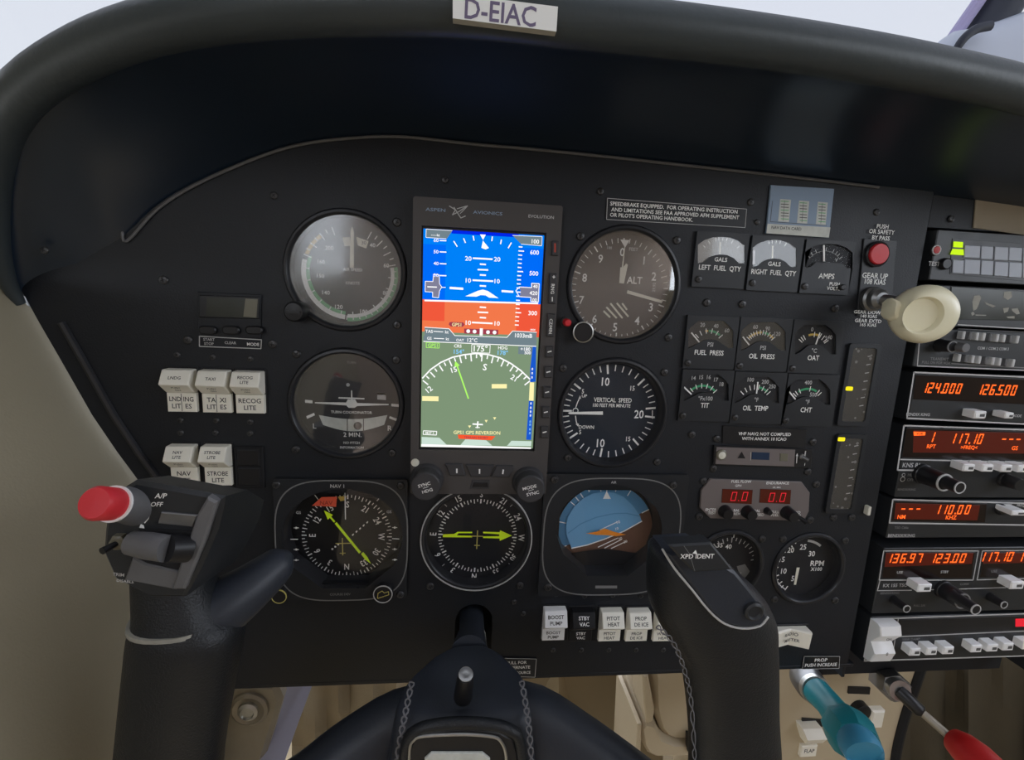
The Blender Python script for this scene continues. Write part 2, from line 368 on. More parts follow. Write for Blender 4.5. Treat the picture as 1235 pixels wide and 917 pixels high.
def smooth_path(P, k=3):
    V = [Vector(p) for p in P]; o = []
    for i in range(len(V)-1):
        a, b, c, d = V[max(i-1, 0)], V[i], V[i+1], V[min(i+2, len(V)-1)]
        for j in range(k):
            t = j/k; o.append(.5*((2*b)+(c-a)*t+(2*a-5*b+4*c-d)*t*t+(3*b-a-3*c+d)*t**3))
    o.append(V[-1]); return o
g = empty('glareshield', *Q(617, 200), 50, 'dark padded glareshield hood overhanging the instrument panel', 'glareshield')
lp = [(*Q(a, b, h), h, r) for a, b, h, r in LIP]; lp = smooth_path(lp, 3)
mb = MB('hood_lip'); mb.tube([tuple(p)[:3] for p in lp], [p[3] for p in lp], 20); mb.build('padded_lip', g)
bk = smooth_path([(*Q(a, b), 0) for a, b in BACK], 3)
mb = MB('hood'); rings = []; m = min(len(lp), len(bk)); K = 10
for i in range(m):
    a = Vector(tuple(lp[i])[:3]); r = lp[i][3]; b = bk[i].copy(); b.z = -3; d = (b-a)
    ctr = Vector((60, -10, 0)); out = Vector((a.x-ctr.x, a.y-ctr.y, 0)).normalized()
    a = a + Vector((-out.x*r*.85, -out.y*r*.85, -r*.3)); ring = []
    for k in range(K+1):
        t = k/K; p = a.lerp(b, t) + out*(math.sin(math.pi*t**.8)*.10*d.length); p.z = a.z+(b.z-a.z)*t; ring.append(tuple(p))
    rings.append(ring)
vs = [v for r_ in rings for v in r_]; n = K+1
mb.add(vs, [(i*n+k, i*n+k+1, (i+1)*n+k+1, (i+1)*n+k) for i in range(m-1) for k in range(K)]); 
mb.build('underside_liner', g, 60)
mb = MB('hood'); rings = []
for i in range(m):
    a = Vector(tuple(lp[i])[:3]); out = Vector((a.x-60, a.y+10, 0)).normalized()
    rings.append([(a.x, a.y+2, a.z-2), (a.x+out.x*4, a.y+out.y*3+7, a.z-12), (a.x*1.02+out.x*10, a.y*.9+14+out.y*6, a.z-60), (a.x*1.03, a.y*.85+20, -60), (a.x*1.03, a.y*.75+18, -360)])
vs = [v for r_ in rings for v in r_]; n = 5
mb.add(vs, [(i*n+k, (i+1)*n+k, (i+1)*n+k+1, i*n+k+1) for i in range(m-1) for k in range(4)]); mb.build('top_pad', g, 60)
sm = [tuple(p) for p in smooth_path([(*Q(a, b, 1), 1) for a, b in BACK[6:19]], 4)]
sm = [tuple(p) for p in smooth_path([(*Q(a, b, 1.), 1.) for a, b in [(143, 258), (147, 275), (153, 291)]+BACK[7:19]], 4)]
mb = MB('plastic_grey'); mb.tube(sm, .9, 6); mb.build('edge_bead', g)
# two small fasteners on the left cheek of the hood
for a, b in ((63, 215), (54, 302)): screw(g, a, b, 12, 2.2)

# ================================================================ MAIN PANEL
HOLES = {}
xr = Q(1084, 300)[0]
XP = 313.0
pb0 = Q(268, 829); pb1 = Q(1030, 807)
zb = (pb0[1]+pb1[1])/2
left = [q for (a, b), q in zip(JCT, jx) if b > 340 and q[1] > zb+5]
top = [Q(a, b) for a, b in BACK[3:19]]
outline = [(XP, zb)] + [(XP, Q(1090, 230)[1]+8)] + [(x, z+9) for x, z in top[::-1] if x < XP-2] + [(x+3, z) for x, z in left[0:]] + [(left[-1][0]+8, zb)]
outline = ccw(outline)
G = dict(asi=(417, 327, 37.2), tc=(418, 488, 36.8), alt=(753, 344.5, 38.4), vsi=(739.5, 499, 38.6), rpm=(975, 686, 29.5), mp=(877, 682, 28.5), hsi=(575, 650, 38.6))
holes = []
for k, (a, b, r) in G.items():
    x, z = Q(a, b); G[k] = (x, z, r); holes.append(circle(x, z, r+.3, 56))
nx, nz = Q(411, 650); ix, iz = Q(735, 644)
holes.append(rrect(nx, nz, 78, 66, 8)); holes.append(rrect(ix, iz, 74, 66, 8))
s0 = Q(549, 745); s1 = Q(594, 745); sx_ = (s0[0]+s1[0])/2; sw = s1[0]-s0[0]; szt = Q(571, 729)[1]; szb = Q(571, 796)[1]
holes.append([(sx_-sw/2, szb), (sx_+sw/2, szb)] + [(sx_+sw/2*math.cos(R(t)), szt-sw/2+sw/2*math.sin(R(t))) for t in range(0, 181, 15)])
panel = empty('instrument_panel', 60, zb, 0, 'wide black metal instrument panel carrying the round gauges', 'panel')
mb = MB('panel'); mb.plate(outline, holes, -4, 0); mb.build('panel_sheet', panel, 30)
mb = MB('black_matt'); mb.slab(rrect(60, -110, 480, 340), -34, -30, m='black_matt'); mb.build('back_plate', panel)
# folded flange along the bottom and the left edge
mb = MB('panel'); mb.box((pb0[0]+XP)/2, zb+1.5, XP-left[-1][0]-10, 3, -22, .2, .3); mb.build('bottom_flange', panel)
mb = MB('bezel'); mb.tube([(x+16, z, .5) for x, z in left[1:]], 2.2, 8); mb.build('side_flange', panel)
for a, b in ((537, 217), (724, 231), (331, 236), (479, 268), (479, 392), (358, 427), (478, 434), (357, 542), (473, 546), (329, 415), (227, 410), (198, 338), (700, 285), (816, 290), (806, 407), (679, 444),
             (801, 449), (792, 557), (685, 552), (852, 365), (895, 367), (1007, 372), (834, 524), (860, 565), (974, 569), (848, 580), (984, 584), (843, 623), (977, 627), (842, 648), (919, 650),
             (944, 650), (1019, 652), (934, 723), (1007, 724), (1005, 624), (1027, 624), (864, 529), (980, 533), (905, 244), (1057, 256), (519, 707), (627, 706)):
    screw(panel, a, b, 0, 2.7 if b > 260 else 2.3)
for a, b in ((214, 428), (257, 431), (302, 433), (218, 507), (261, 507), (302, 509), (218, 522), (260, 522), (302, 523), (667, 784), (701, 784), (734, 784), (767, 784), (800, 784), (671, 717), (705, 719), (739, 718), (773, 719), (913, 268), (631, 740), (620, 726)):
    screw(panel, a, b, 0, 1.9)

# ================================================================ ROUND GAUGES
def round_gauge(name, label, key, gl, dial='dial', rf=None, dh=-7, group=None):
    x, z, r = G[key]; rf = rf or r-4.5
    t = empty(name, x, z, 0, label, 'gauge', group)
    b = MB('bezel'); b.lathe([(r, -8), (r, .8), (r-.9, 1.9), (r-2.3, 2.1), (r-3.2, 1.2), (r-3.6, 0), (rf+.4, dh+1.2), (rf, dh)], x, z, 0, 64); b.f.pop(); b.mi.pop(); b.build('bezel', t)
    b = MB(dial); b.lathe([(rf+3, dh-1.5), (rf+3, dh), (.0005, dh)], x, z, 0, 48); b.build('dial', t)
    b = MB(gl); b.lathe([(r-3.5, -1.2), (r-3.5, -.6), (r*.5, .1), (.0005, .4)], x, z, 0, 40); b.build('glass', t)
    return t
class D(MB):                                            # flat print traced through a zoomed view
    def __init__(s, mp, m='white'): super().__init__(m); s.p = mp; s.h = mp.h
    def T(s, t, u, v, c, m='white', rot=0, sx=1.0, align='C', dh=0, shear=0): x, z = s.p.p(u, v); s.text(t, x, z, c*s.p.mm(u, v), s.h+dh, rot, m, sx, align, shear=shear)
    def L(s, pts, w, m='white', dh=0, closed=False): s.line([s.p.p(*q) for q in pts], w*s.p.mm(*pts[0]), s.h+dh, m, closed)
    def P(s, pts, m='white', dh=0): s.flat([s.p.p(*q) for q in pts], s.h+dh, m)
    def C(s, u, v, r, m='white', dh=0, n=24): x, z = s.p.p(u, v); s.flat(circle(x, z, r*s.p.mm(u, v), n), s.h+dh, m)
    def A(s, u, v, r0, r1, a0, a1, m='white', dh=0): x, z = s.p.p(u, v); k = s.p.mm(u, v); s.arc(x, z, r0*k, r1*k, a0, a1, s.h+dh, m)
    def K(s, u, v, a, r0, r1, w, m='white', dh=0): x, z = s.p.p(u, v); k = s.p.mm(u, v); s.tick(x, z, a, r0*k, r1*k, w*k, s.h+dh, m)
    def B(s, u0, v0, u1, v1, m='white', dh=0): s.P([(u0, v0), (u1, v0), (u1, v1), (u0, v1)], m, dh)
    def RT(s, t, u, v, r, a, c, m='white', rot=None, sx=1.0):
        x, z = s.p.p(u, v); k = s.p.mm(u, v); s.text(t, x+r*k*math.sin(R(a)), z+r*k*math.cos(R(a)), c*k, s.h, 0 if rot is None else rot, m, sx)

# ---- airspeed indicator
t = round_gauge('airspeed_indicator', 'round airspeed gauge with reflective glass, a pale reflection painted into it, and green and white arcs', 'asi', 'glass_asi', 'dial', 33)
Z = Map(340, 250, 6.116, -6.8); d = D(Z); c = (497, 487)
d.A(*c, 336, 362, 80, 183, 'green_dim'); d.A(*c, 308, 335, 80, 183, 'white'); d.A(*c, 288, 314, 186, 292, 'green_dim'); d.A(*c, 315, 350, 186, 285, 'white'); d.A(*c, 317, 345, 292, 322, 'yellow_paint')
for i in range(40):
    a = 28+i*8.2
    if a < 345: d.K(*c, a, 320 if i % 2 else 290, 350, 7, 'white', .08)
for s_, u, v in (('40', 668, 280), ('60', 770, 430), ('80', 765, 632), ('100', 605, 770), ('120', 420, 735), ('140', 325, 630), ('150', 285, 505), ('160', 290, 402), ('200', 350, 300)): d.T(s_, u, v, 30)
d.T('AIR SPEED', 522, 460, 22); d.T('KNOTS', 522, 560, 22)
d.P([(445, 222), (500, 220), (505, 285), (462, 288)], 'cream'); d.P([(548, 218), (640, 250), (622, 305), (560, 282)], 'cream'); d.T('30', 605, 262, 26, 'ink', dh=.1)
d.build('dial_markings', t, 0)
d = MB('cream'); x0, z0 = Q(424, 323, -4); x1, z1 = Q(424.5, 273, -4); d.slab([(x0-1.2, z0), (x0+1.2, z0), (x1+1.0, z1-3), (x1, z1), (x1-1.0, z1-3)], -5, -4.2, back=True); d.build('needle', t)
x, z = Q(357, 376, 6); d = MB('black'); d.lathe([(6.2, -1), (6.2, 9), (5.2, 10.5), (.0005, 11)], x, z, 0, 28); d.box(x, z, 8, 1.5, 10, 11.4); d.build('knob', t)

# ---- turn coordinator
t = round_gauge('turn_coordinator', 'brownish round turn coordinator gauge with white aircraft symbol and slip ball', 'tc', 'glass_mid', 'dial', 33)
Z = Map(180, 230, 2.778, -6.6); d = D(Z)
d.T('TURN', 677, 576, 8, 'print_dim'); d.T('TURN COORDINATOR', 678, 743, 9, sx=1.0); d.T('2 MIN.', 681, 818, 15); d.T('NO PITCH', 678, 845, 8); d.T('INFORMATION', 679, 861, 8)
d.T('L', 554, 789, 17); d.T('R', 806, 796, 17)
d.P([(522, 701), (547, 703), (547, 713), (522, 711)]); d.P([(811, 714), (837, 716), (837, 725), (811, 723)]); d.P([(526, 756), (552, 745), (555, 753), (529, 765)]); d.P([(806, 756), (832, 765), (829, 773), (803, 763)])
d.P([(764, 677), (793, 679), (793, 702), (764, 700)], 'print_grey'); d.P([(764, 677), (793, 679), (793, 686), (764, 684)])
d.C(666, 651, 6, 'print_grey'); d.build('dial_markings', t, 0)
d = D(Map(180, 230, 2.778, -5)); d.P([(555, 709), (660, 710), (665, 700), (690, 700), (697, 712), (802, 715), (802, 719), (697, 722), (688, 728), (668, 728), (660, 720), (555, 713)], 'white'); d.P([(676, 670), (680, 670), (681, 700), (676, 700)]); d.P([(634, 692), (721, 695), (721, 700), (634, 697)]); d.build('aircraft_symbol', t, 0)
d = D(Map(180, 230, 2.778, -6)); up = [(568+i*23, 752+ (14*math.sin(math.pi*i/10))) for i in range(11)]; lo = [(582+i*20.5, 785+(22*math.sin(math.pi*i/10))) for i in range(11)]
d.P(up+lo[::-1], 'label_white'); d.L([(664, 765), (664, 806)], 3, 'ink', .2); d.L([(718, 765), (718, 806)], 3, 'ink', .2); d.build('slip_tube', t, 0)
x, z = Q(180+698/2.778, 230+789/2.778, -5); d = MB('black'); d.lathe([(2.6, -6), (2.6, -5), (1.8, -3.6), (.0005, -3)], x, z, 0, 20); d.build('slip_ball', t)

# ---- altimeter
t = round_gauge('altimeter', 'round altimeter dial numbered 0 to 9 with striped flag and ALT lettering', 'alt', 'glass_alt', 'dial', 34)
Z = Map(660, 220, 4.583, -6.8); d = D(Z); c = (402, 592)
for i in range(50): d.K(*c, i*7.2, 240 if i % 5 == 0 else 248, 272, 7 if i % 5 == 0 else 4)
for n_, (u, v) in enumerate(((415, 385), (535, 432), (590, 520), (573, 690), (497, 765), (375, 800), (262, 755), (190, 650), (207, 527), (295, 422))): d.T(str(n_), u, v, 44, sx=.9)
d.T('ALT', 483, 541, 38, sx=.9); d.T('FEET', 478, 370, 18, 'print_grey'); d.T('100', 345, 362, 14, 'print_grey')
for q_ in ([(312, 712), (347, 746)], [(328, 691), (383, 750)], [(350, 670), (415, 750)], [(385, 668), (448, 742)], [(415, 670), (440, 704)]): d.L(q_, 10, 'cream')
d.T('29.92', 590, 580, 16, 'print_grey', 90); d.build('dial_markings', t, 0)
d = D(Map(660, 220, 4.583, -4.6)); d.P([(398, 557), (424, 560), (446, 455), (436, 448), (420, 470), (404, 470)], 'cream'); d.P([(412, 470), (420, 470), (432, 345), (428, 345)], 'cream'); d.P([(404, 316), (455, 320), (430, 362)], 'white'); d.build('short_needle', t, 0)
d = D(Map(660, 220, 4.583, -3.8)); d.P([(444, 596), (640, 654), (632, 668), (439, 614)], 'cream'); d.build('long_needle', t, 0)
x, z = Q(660+197/4.583, 220+828/4.583, 6); d = MB('black'); d.lathe([(6.4, -1), (6.4, 6), (5.6, 8), (.0005, 8)], x, z, 0, 32); d.lathe([(6.8, 6.6), (6.8, 7.4), (6.1, 7.6), (6.1, 6.6)], x, z, 0, 32, 'steel'); d.build('knob', t)

# ---- vertical speed
t = round_gauge('vertical_speed_indicator', 'round vertical speed gauge with white needle pointing left at zero', 'vsi', 'instr_glass', 'dial_blue', 34)
Z = Map(660, 410, 5.394, -6.8); d = D(Z); c = (405, 468)
for a0, a1, n_, in ((-90, -54, 5), (-54, -7, 5), (-7, 44, 5), (44, 84, 5)):
    for i in range(n_):
        a = a0+(a1-a0)*i/n_; d.K(*c, a, 245 if i == 0 else 262, 300, 12 if i == 0 else 7)
        if a0 > -90 or i: d.K(*c, -180-a, 245 if i == 0 else 262, 300, 12 if i == 0 else 7)
d.K(*c, 84, 238, 300, 12); d.K(*c, 96, 238, 300, 12); d.L([(684, 460), (684, 512)], 6)
for s_, u, v, k in (('10', 380, 272, 52), ('15', 555, 315, 30), ('5', 232, 335, 28), ('5', 214, 600, 28), ('10', 348, 672, 52), ('15', 527, 645, 30), ('20', 597, 484, 52)): d.T(s_, u, v, k, sx=.85)
d.T('UP', 242, 365, 20); d.T('DOWN', 255, 568, 22, sx=.95); d.T('VERTICAL  SPEED', 427, 392, 28, sx=.8); d.T('100 FEET PER MINUTE', 420, 427, 22, sx=.82)
d.L([(212, 375), (196, 410), (186, 440)], 6); d.L([(184, 495), (188, 530), (197, 555)], 6); d.P([(203, 382), (220, 384), (214, 362)]); d.P([(184, 548), (206, 545), (202, 565)]); d.A(184, 462, 14, 19, 0, 360)
d.build('dial_markings', t, 0)
d = D(Map(660, 410, 5.394, -4.5)); d.P([(145, 470), (362, 466), (362, 488), (145, 484), (135, 477)], 'white'); d.build('needle', t, 0)

# ---- tachometer and manifold gauge
t = round_gauge('tachometer', 'small round RPM gauge with needle near five, right of the other lower gauge', 'rpm', 'instr_glass', 'dial', 26)
Z = Map(820, 500, 3.82, -6.8); d = D(Z); c = (560, 700)
for s_, u, v in (('5', 520, 756), ('10', 479, 722), ('15', 471, 668), ('20', 511, 625), ('25', 568, 611), ('30', 608, 642)): d.T(s_, u, v, 24, sx=.9)
d.T('RPM', 633, 686, 24); d.T('X100', 629, 713, 16)
for i in range(14): d.K(*c, 208+i*10, 112 if i % 2 else 104, 124, 5)
d.A(*c, 118, 122, 208, 290); d.A(*c, 112, 122, 5, 38, 'print_grey'); d.build('dial_markings', t, 0)
d = D(Map(820, 500, 3.82, -4.5)); d.P([(538, 706), (552, 706), (535, 785), (525, 785)], 'cream'); d.build('needle', t, 0)
t = round_gauge('manifold_pressure_gauge', 'dark round gauge half hidden behind the right yoke grip', 'mp', 'instr_glass', 'dial', 25)
d = D(Z); c = (225, 690)
for i in range(17): d.K(*c, -80+i*10, 108 if i % 2 else 100, 122, 4, 'print_grey')
for s_, u, v in (('35', 184, 603), ('40', 224, 609)): d.T(s_, u, v, 20)
d.T('30', 140, 640, 20); d.K(*c, 3, 122, 142, 4); d.P([(262, 700), (300, 690), (330, 735), (285, 770)], 'print_dim'); d.T('N', 272, 738, 20); d.build('dial_markings', t, 0)
d = D(Map(820, 500, 3.82, -4.5)); d.P([(222, 690), (230, 692), (180, 770), (172, 765)], 'cream'); d.build('needle', t, 0)

# ================================================================ LOWER SQUARE INDICATORS
def superell(cx, cz, a, b, e, n=64):
    o = []
    for i in range(n):
        t_ = 2*math.pi*i/n; c_, s_ = math.cos(t_), math.sin(t_); o.append((cx+a*math.copysign(abs(c_)**(2/e), c_), cz+b*math.copysign(abs(s_)**(2/e), s_)))
    return o
def sq_indicator(name, label, Z, box, opening, ring):
    P = lambda u, v, h=4: Z.p(u, v, h)
    (u0, v0, u1, v1) = box; a = P(u0, v0); b = P(u1, v1); cx, cz = (a[0]+b[0])/2, (a[1]+b[1])/2; w_, h_ = b[0]-a[0], a[1]-b[1]
    t = empty(name, cx, cz, 0, label, 'indicator')
    op = [P(*q) for q in opening]
    m = MB('gauge_plate'); m.plate(rrect(cx, cz, w_, h_, 2), [op], 0.1, 3.6); m.build('face_plate', t)
    m = MB('black'); m.slab(rrect(cx, cz, w_*.9, h_*.92), -13, -11.5); m.build('dial', t)
    n = len(op); m = MB('bezel'); inn = inset(ccw(op), 1.6); o2 = ccw(op)
    m.add([(x, z, 3.5) for x, z in o2]+[(x, z, -10) for x, z in inn], [(i, (i+1) % n, n+(i+1) % n, n+i) for i in range(n)]); m.build('opening_rim', t)
    (r0, r1, r2, r3) = ring; a = P(r0, r1); b = P(r2, r3)
    se = superell((a[0]+b[0])/2, (a[1]+b[1])/2, (b[0]-a[0])/2, (a[1]-b[1])/2, 3.4, 72)
    m = MB('print_dim'); m.line(se, .9, 3.75, 'print_dim', True); m.build('outline_print', t, 0)
    m = MB('instr_glass'); m.slab(inset(ccw(op), .3), 1.5, 2.2, back=True); m.build('glass', t)
    return t
def oct_open(l, tp, r, bt, cx, flatw, vb):
    o = []
    cy = (tp+vb)/2 + 15; rx = (r-l)/2; mx = (l+r)/2
    for i in range(25):
        a = R(-20 + 220*i/24); o.append((mx+rx*math.cos(a)*1.0, cy-(cy-tp)*math.sin(a)))
    o = [p for p in o]
    o += [(mx-rx*.86, vb-(vb-cy)*.30), (cx-flatw/2, bt), (cx+flatw/2, bt), (mx+rx*.86, vb-(vb-cy)*.30)]
    return o
Z = Map(320, 560, 5.095, -11.3)
t = sq_indicator('course_indicator', 'square navigation indicator with red flag and slanting yellow needle above the left yoke horn', Z, (42, 92, 868, 826), oct_open(98, 155, 845, 765, 480, 270, 700), (45, 100, 870, 832))
d = D(Z.at(3.9)); d.T('NAV 1', 442, 135, 22, 'print_grey'); d.T('COURSE DEV', 460, 800, 14, 'print_dim')
for v in (392, 525, 590): d.C(190, v, 7); d.L([(175, v), (205, v)], 4); d.C(795, v-2, 7); d.L([(780, v-2), (810, v-2)], 4)
d.L([(155, 462), (200, 462)], 5); d.L([(780, 458), (822, 460)], 5); d.T('GS', 204, 298, 17, 'print_grey'); d.T('GS', 760, 293, 17, 'print_grey')
d2 = d; d = D(Z.at(-9.8)); c = (503, 442)
for L_ in ('d2',):
    d2.v = [(x, z, 3.9) for x, z, h in d2.v]
d2.build('plate_lettering', t, 0)
CARD = ('N', '3', '6', 'E', '12', '15', 'S', '21', '24', 'W', '30', '33')
def compass(d, c, R_, rot, cap_, k=1.0, tl=26, out=False, w5=4):
    x, z = d.p.p(*c); mm = d.p.mm(*c)
    for i in range(72):
        a = rot+i*5; d.tick(x, z, a, (R_-(tl if i % 2 == 0 else tl*.6))*mm, R_*mm, (w5 if i % 6 else w5*1.5)*mm, d.h, 'white')
    for i, s_ in enumerate(CARD):
        a = rot+i*30; rr = (R_-tl-cap_*.9)*mm if not out else (R_+cap_*.85)*mm
        d.text(s_, x+rr*math.sin(R(a)), z+rr*math.cos(R(a)), cap_*mm, d.h, -a, 'white', .8)
compass(d, c, 262, -178.5, 38, w5=5)
for q in ((-35), (38), (132), (222)): d.K(*c, q, 285, 318, 5)
d.L([(492, 170), (495, 335)], 6, 'white', 1.2); d.build('compass_card', t, 0)
d = D(Z.at(-9.0)); d.P([(286, 256), (345, 203), (440, 200), (435, 262)], 'orange_flag'); d.T('NAV', 375, 238, 26, 'red_paint', dh=.1); d.P([(445, 200), (500, 195), (490, 222), (462, 228)], 'yellow_paint'); d.build('warning_flag', t, 0)
d = D(Z.at(-8.4)); d.P([(360, 284), (416, 312), (404, 322), (430, 352), (422, 360), (396, 330), (384, 342)], 'lime'); d.P([(426, 366), (438, 356), (588, 540), (576, 550)], 'lime'); d.P([(588, 552), (602, 540), (628, 572), (650, 614), (612, 586)], 'lime'); d.build('course_needle', t, 0)
d = D(Z.at(-9.2))
for i in range(5): d.P([(536-5+i*22, 436-i*19), (536+5+i*22, 426-i*19), (536+9+i*22, 432-i*19), (536+1+i*22, 442-i*19)])
for i in range(3): d.C(412+i*18, 522-i*14, 6)
d.build('deviation_dots', t, 0)
d = D(Z.at(-7.6)); d.L([(473, 455), (476, 560)], 6, 'nav_yellow'); d.L([(432, 488), (530, 486)], 6, 'nav_yellow'); d.L([(458, 548), (492, 547)], 5, 'nav_yellow'); d.build('aircraft_symbol', t, 0)
x, z = Q(320+725/5.095, 560+790/5.095, 6); d = MB('black'); d.lathe([(6.6, 0), (6.6, 7), (6, 8), (.0005, 8)], x, z, 0, 28); d.lathe([(6.5, 7.6), (6.5, 8.2), (5.9, 8.2), (5.9, 7.6)], x, z, 0, 32, 'print_grey')
for q in ([(-3.5, -2.5), (-3.2, 1), (-.4, 2.8), (1, 1.2), (3.8, 2.2), (4, -.2), (-3.5, -2.8)],): d.line([(x+a, z+b) for a, b in q], .5, 8.3, 'nav_yellow')
d.build('course_knob', t)
x, z = Q(337, 719, 6); d = MB('black'); d.lathe([(5, 0), (5, 6), (4.4, 7), (.0005, 7)], x, z, 0, 24); d.lathe([(5, 6.4), (5, 7.2), (4.5, 7.2), (4.5, 6.4)], x, z, 0, 24, 'nav_yellow'); d.build('heading_knob', t)
for u, v in ((68, 125), (832, 130), (830, 800)): screw(t, 320+u/5.095, 560+v/5.095, 3.6, 2.6)

Z = Map(640, 560, 3.82, -11.3)
t = sq_indicator('attitude_indicator', 'square attitude indicator with blue sky, brown ground and small orange aircraft', Z, (66, 46, 672, 600), oct_open(118, 95, 606, 516, 355, 190, 470), (75, 64, 656, 598))
d = D(Z.at(-10.8)); c = (342, 308); x, z = d.p.p(*c); mm = d.p.mm(*c)
d.arc(x, z, 0, 214*mm, -112, 62, d.h, 'sky_blue_dark'); d.arc(x, z, 0, 214*mm, 62, 248, d.h, 'earth')
for a in (-112, -78, 62): d.K(*c, a, 180, 214, 4, 'white', .2)
for a in (-50, 28, -42, -35, -10, 10): d.K(*c, a, 186, 212, 4, 'white', .2)
d.P([(258, 105), (280, 110), (268, 130)], 'white', .2); d.build('bank_ring', t, 0)
sky_c = d
# horizon drum, a shallow dome
def dome(mp, c, r, h0, hh, cut, tilt, m1, m2):
    x, z = mp.p(*c); mm = mp.mm(*c); b = MB(m1); n = 40; K = 8; vs = [(x, z, h0+hh)]; fs = []; ms = []
    for k in range(1, K+1):
        rr = r*mm*k/K
        for i in range(n): a = 2*math.pi*i/n; vs.append((x+rr*math.cos(a), z+rr*math.sin(a), h0+hh*(1-(k/K)**2)))
    def side(idx):
        cx = sum(vs[i][0] for i in idx)/len(idx)-x; cz = sum(vs[i][1] for i in idx)/len(idx)-z
        return m1 if (-math.sin(R(tilt))*cx+math.cos(R(tilt))*cz) > cut*mm else m2
    F = {m1: [], m2: []}
    for i in range(n):
        f = (0, 1+i, 1+(i+1) % n); F[side(f)].append(f)
        for k in range(K-1): f = (1+k*n+i, 1+(k+1)*n+i, 1+(k+1)*n+(i+1) % n, 1+k*n+(i+1) % n); F[side(f)].append(f)
    for m_, ff in F.items():
        if ff: b.add(vs, ff, m_)
    return b
b = D(Z.at(-9.6)); c = (342, 308); x, z = b.p.p(*c); mm = b.p.mm(*c)
hl = [(188, 387), (260, 372), (340, 345), (430, 308), (512, 262)]
pts = [(512, 262), (500, 232), (470, 190), (430, 152), (385, 132), (342, 126), (290, 134), (240, 158), (200, 196), (172, 245), (164, 290), (166, 325), (188, 387)]
b.P(pts+hl[1:-1], 'sky_blue'); b.P([(188, 387), (230, 450), (300, 492), (370, 498), (440, 478), (500, 430), (532, 370), (535, 310), (512, 262)]+hl[::-1][1:-1], 'earth')
b.L(hl, 5, 'white', .3); b.L([(172, 318), (230, 275), (300, 245), (380, 228), (440, 226), (505, 240)], 4, 'sky_blue_dark', .2)
for u0, v0, u1, v1 in ((310, 382, 400, 340), (340, 386, 420, 345), (370, 388, 440, 355), (318, 303, 400, 265)): b.L([(u0, v0), (u1, v1)], 4, 'white', .3)
b.T('10', 403, 266, 14, rot=20, dh=.3); b.T('10', 397, 296, 12, rot=20, dh=.3); b.T('20', 436, 356, 12, rot=20, dh=.3); b.T('20', 412, 342, 12, rot=20, dh=.3); b.build('horizon_drum', t, 0)
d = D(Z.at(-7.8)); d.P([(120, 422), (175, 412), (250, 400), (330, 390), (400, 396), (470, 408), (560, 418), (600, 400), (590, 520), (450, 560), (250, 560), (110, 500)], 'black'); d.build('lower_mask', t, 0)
d = D(Z.at(-6.5)); d.P([(255, 319), (300, 312), (343, 297), (385, 312), (440, 325), (395, 332), (345, 327), (300, 326)], 'orange_plane'); d.build('aircraft_symbol', t, 0)
d = D(Z.at(-8.2)); d.P([(333, 160), (350, 124), (370, 160)], 'white'); d.L([(351, 100), (351, 126)], 4); d.build('bank_pointer', t, 0)
d = D(Z.at(3.8)); d.T('AIR', 383, 84, 11, 'print_grey'); d.B(298, 560, 398, 573, 'print_dim'); d.build('plate_lettering', t, 0)
for u, v in ((110, 70), (655, 95), (80, 567)): screw(t, 640+u/3.82, 560+v/3.82, 3.6, 2.8)

# ---- horizontal compass gauge under the display
t = round_gauge('compass_indicator', 'round compass gauge with yellow arrow pointing right below the lit display', 'hsi', 'instr_glass', 'dial', 35.5, -10)
x, z, r = G['hsi']; b = MB('print_grey'); b.lathe([(r+.3, 0), (r+.3, 2.2), (r-.4, 2.4), (r-.5, 1.6)], x, z, 0, 72); b.f.pop(); b.mi.pop(); b.build('bright_rim', t)
Z = Map(480, 540, 4.585, -9.5); d = D(Z); c = (441, 489)
compass(d, c, 208, -177, 33, tl=22, out=True, w5=5)
for a in (-45, 45, 133, -133): d.K(*c, a, 236, 252, 4, 'print_grey')
d.build('compass_card', t, 0)
d = D(Z.at(-8)); d.P([(248, 480), (310, 478), (330, 466), (410, 466), (410, 474), (335, 474), (325, 486), (410, 488), (410, 497), (248, 496)], 'lime'); d.P([(471, 466), (562, 468), (565, 458), (630, 487), (563, 516), (562, 503), (471, 500), (471, 492), (560, 490), (560, 480), (471, 474)], 'lime'); d.build('course_needle', t, 0)
d = D(Z.at(-7.2)); d.L([(440, 460), (435, 560)], 5, 'nav_yellow'); d.L([(405, 490), (470, 491)], 5, 'nav_yellow'); d.L([(422, 541), (452, 542)], 5, 'nav_yellow'); d.build('aircraft_symbol', t, 0)
d = D(Z.at(-5)); d.P([(330, 770), (360, 750), (500, 750), (515, 775), (490, 800), (370, 805)], 'black'); d.T('HORIZONTAL SIT IND', 425, 792, 9, 'print_grey', dh=.2); d.build('name_label', t, 0)
# ================================================================ FLAT-PANEL DISPLAY (lit)
AH = 8.0
a, b, c_, d_ = Q(498, 237, AH), Q(680, 248, AH), Q(657, 600, AH), Q(495, 592, AH)
X0, X1 = (a[0]+d_[0])/2, (b[0]+c_[0])/2; ZT_, ZB_ = (a[1]+b[1])/2, (c_[1]+d_[1])/2
pfd = empty('flight_display', (X0+X1)/2, ZB_, 0, 'tall grey electronic flight display with bright blue, orange and green screen', 'display')
s = [Q(511, 276, AH-2), Q(658, 284, AH-2), Q(641, 543, AH-2), Q(507, 537, AH-2)]
sc_out = [(s[3][0], s[3][1]), (s[2][0]+1, s[2][1]), (s[1][0], s[1][1]), (s[0][0], s[0][1])]
SX0, SX1, SZ1, SZ0 = (s[0][0]+s[3][0])/2, (s[1][0]+s[2][0])/2, (s[0][1]+s[1][1])/2, (s[2][1]+s[3][1])/2
cz = (ZT_+ZB_)/2
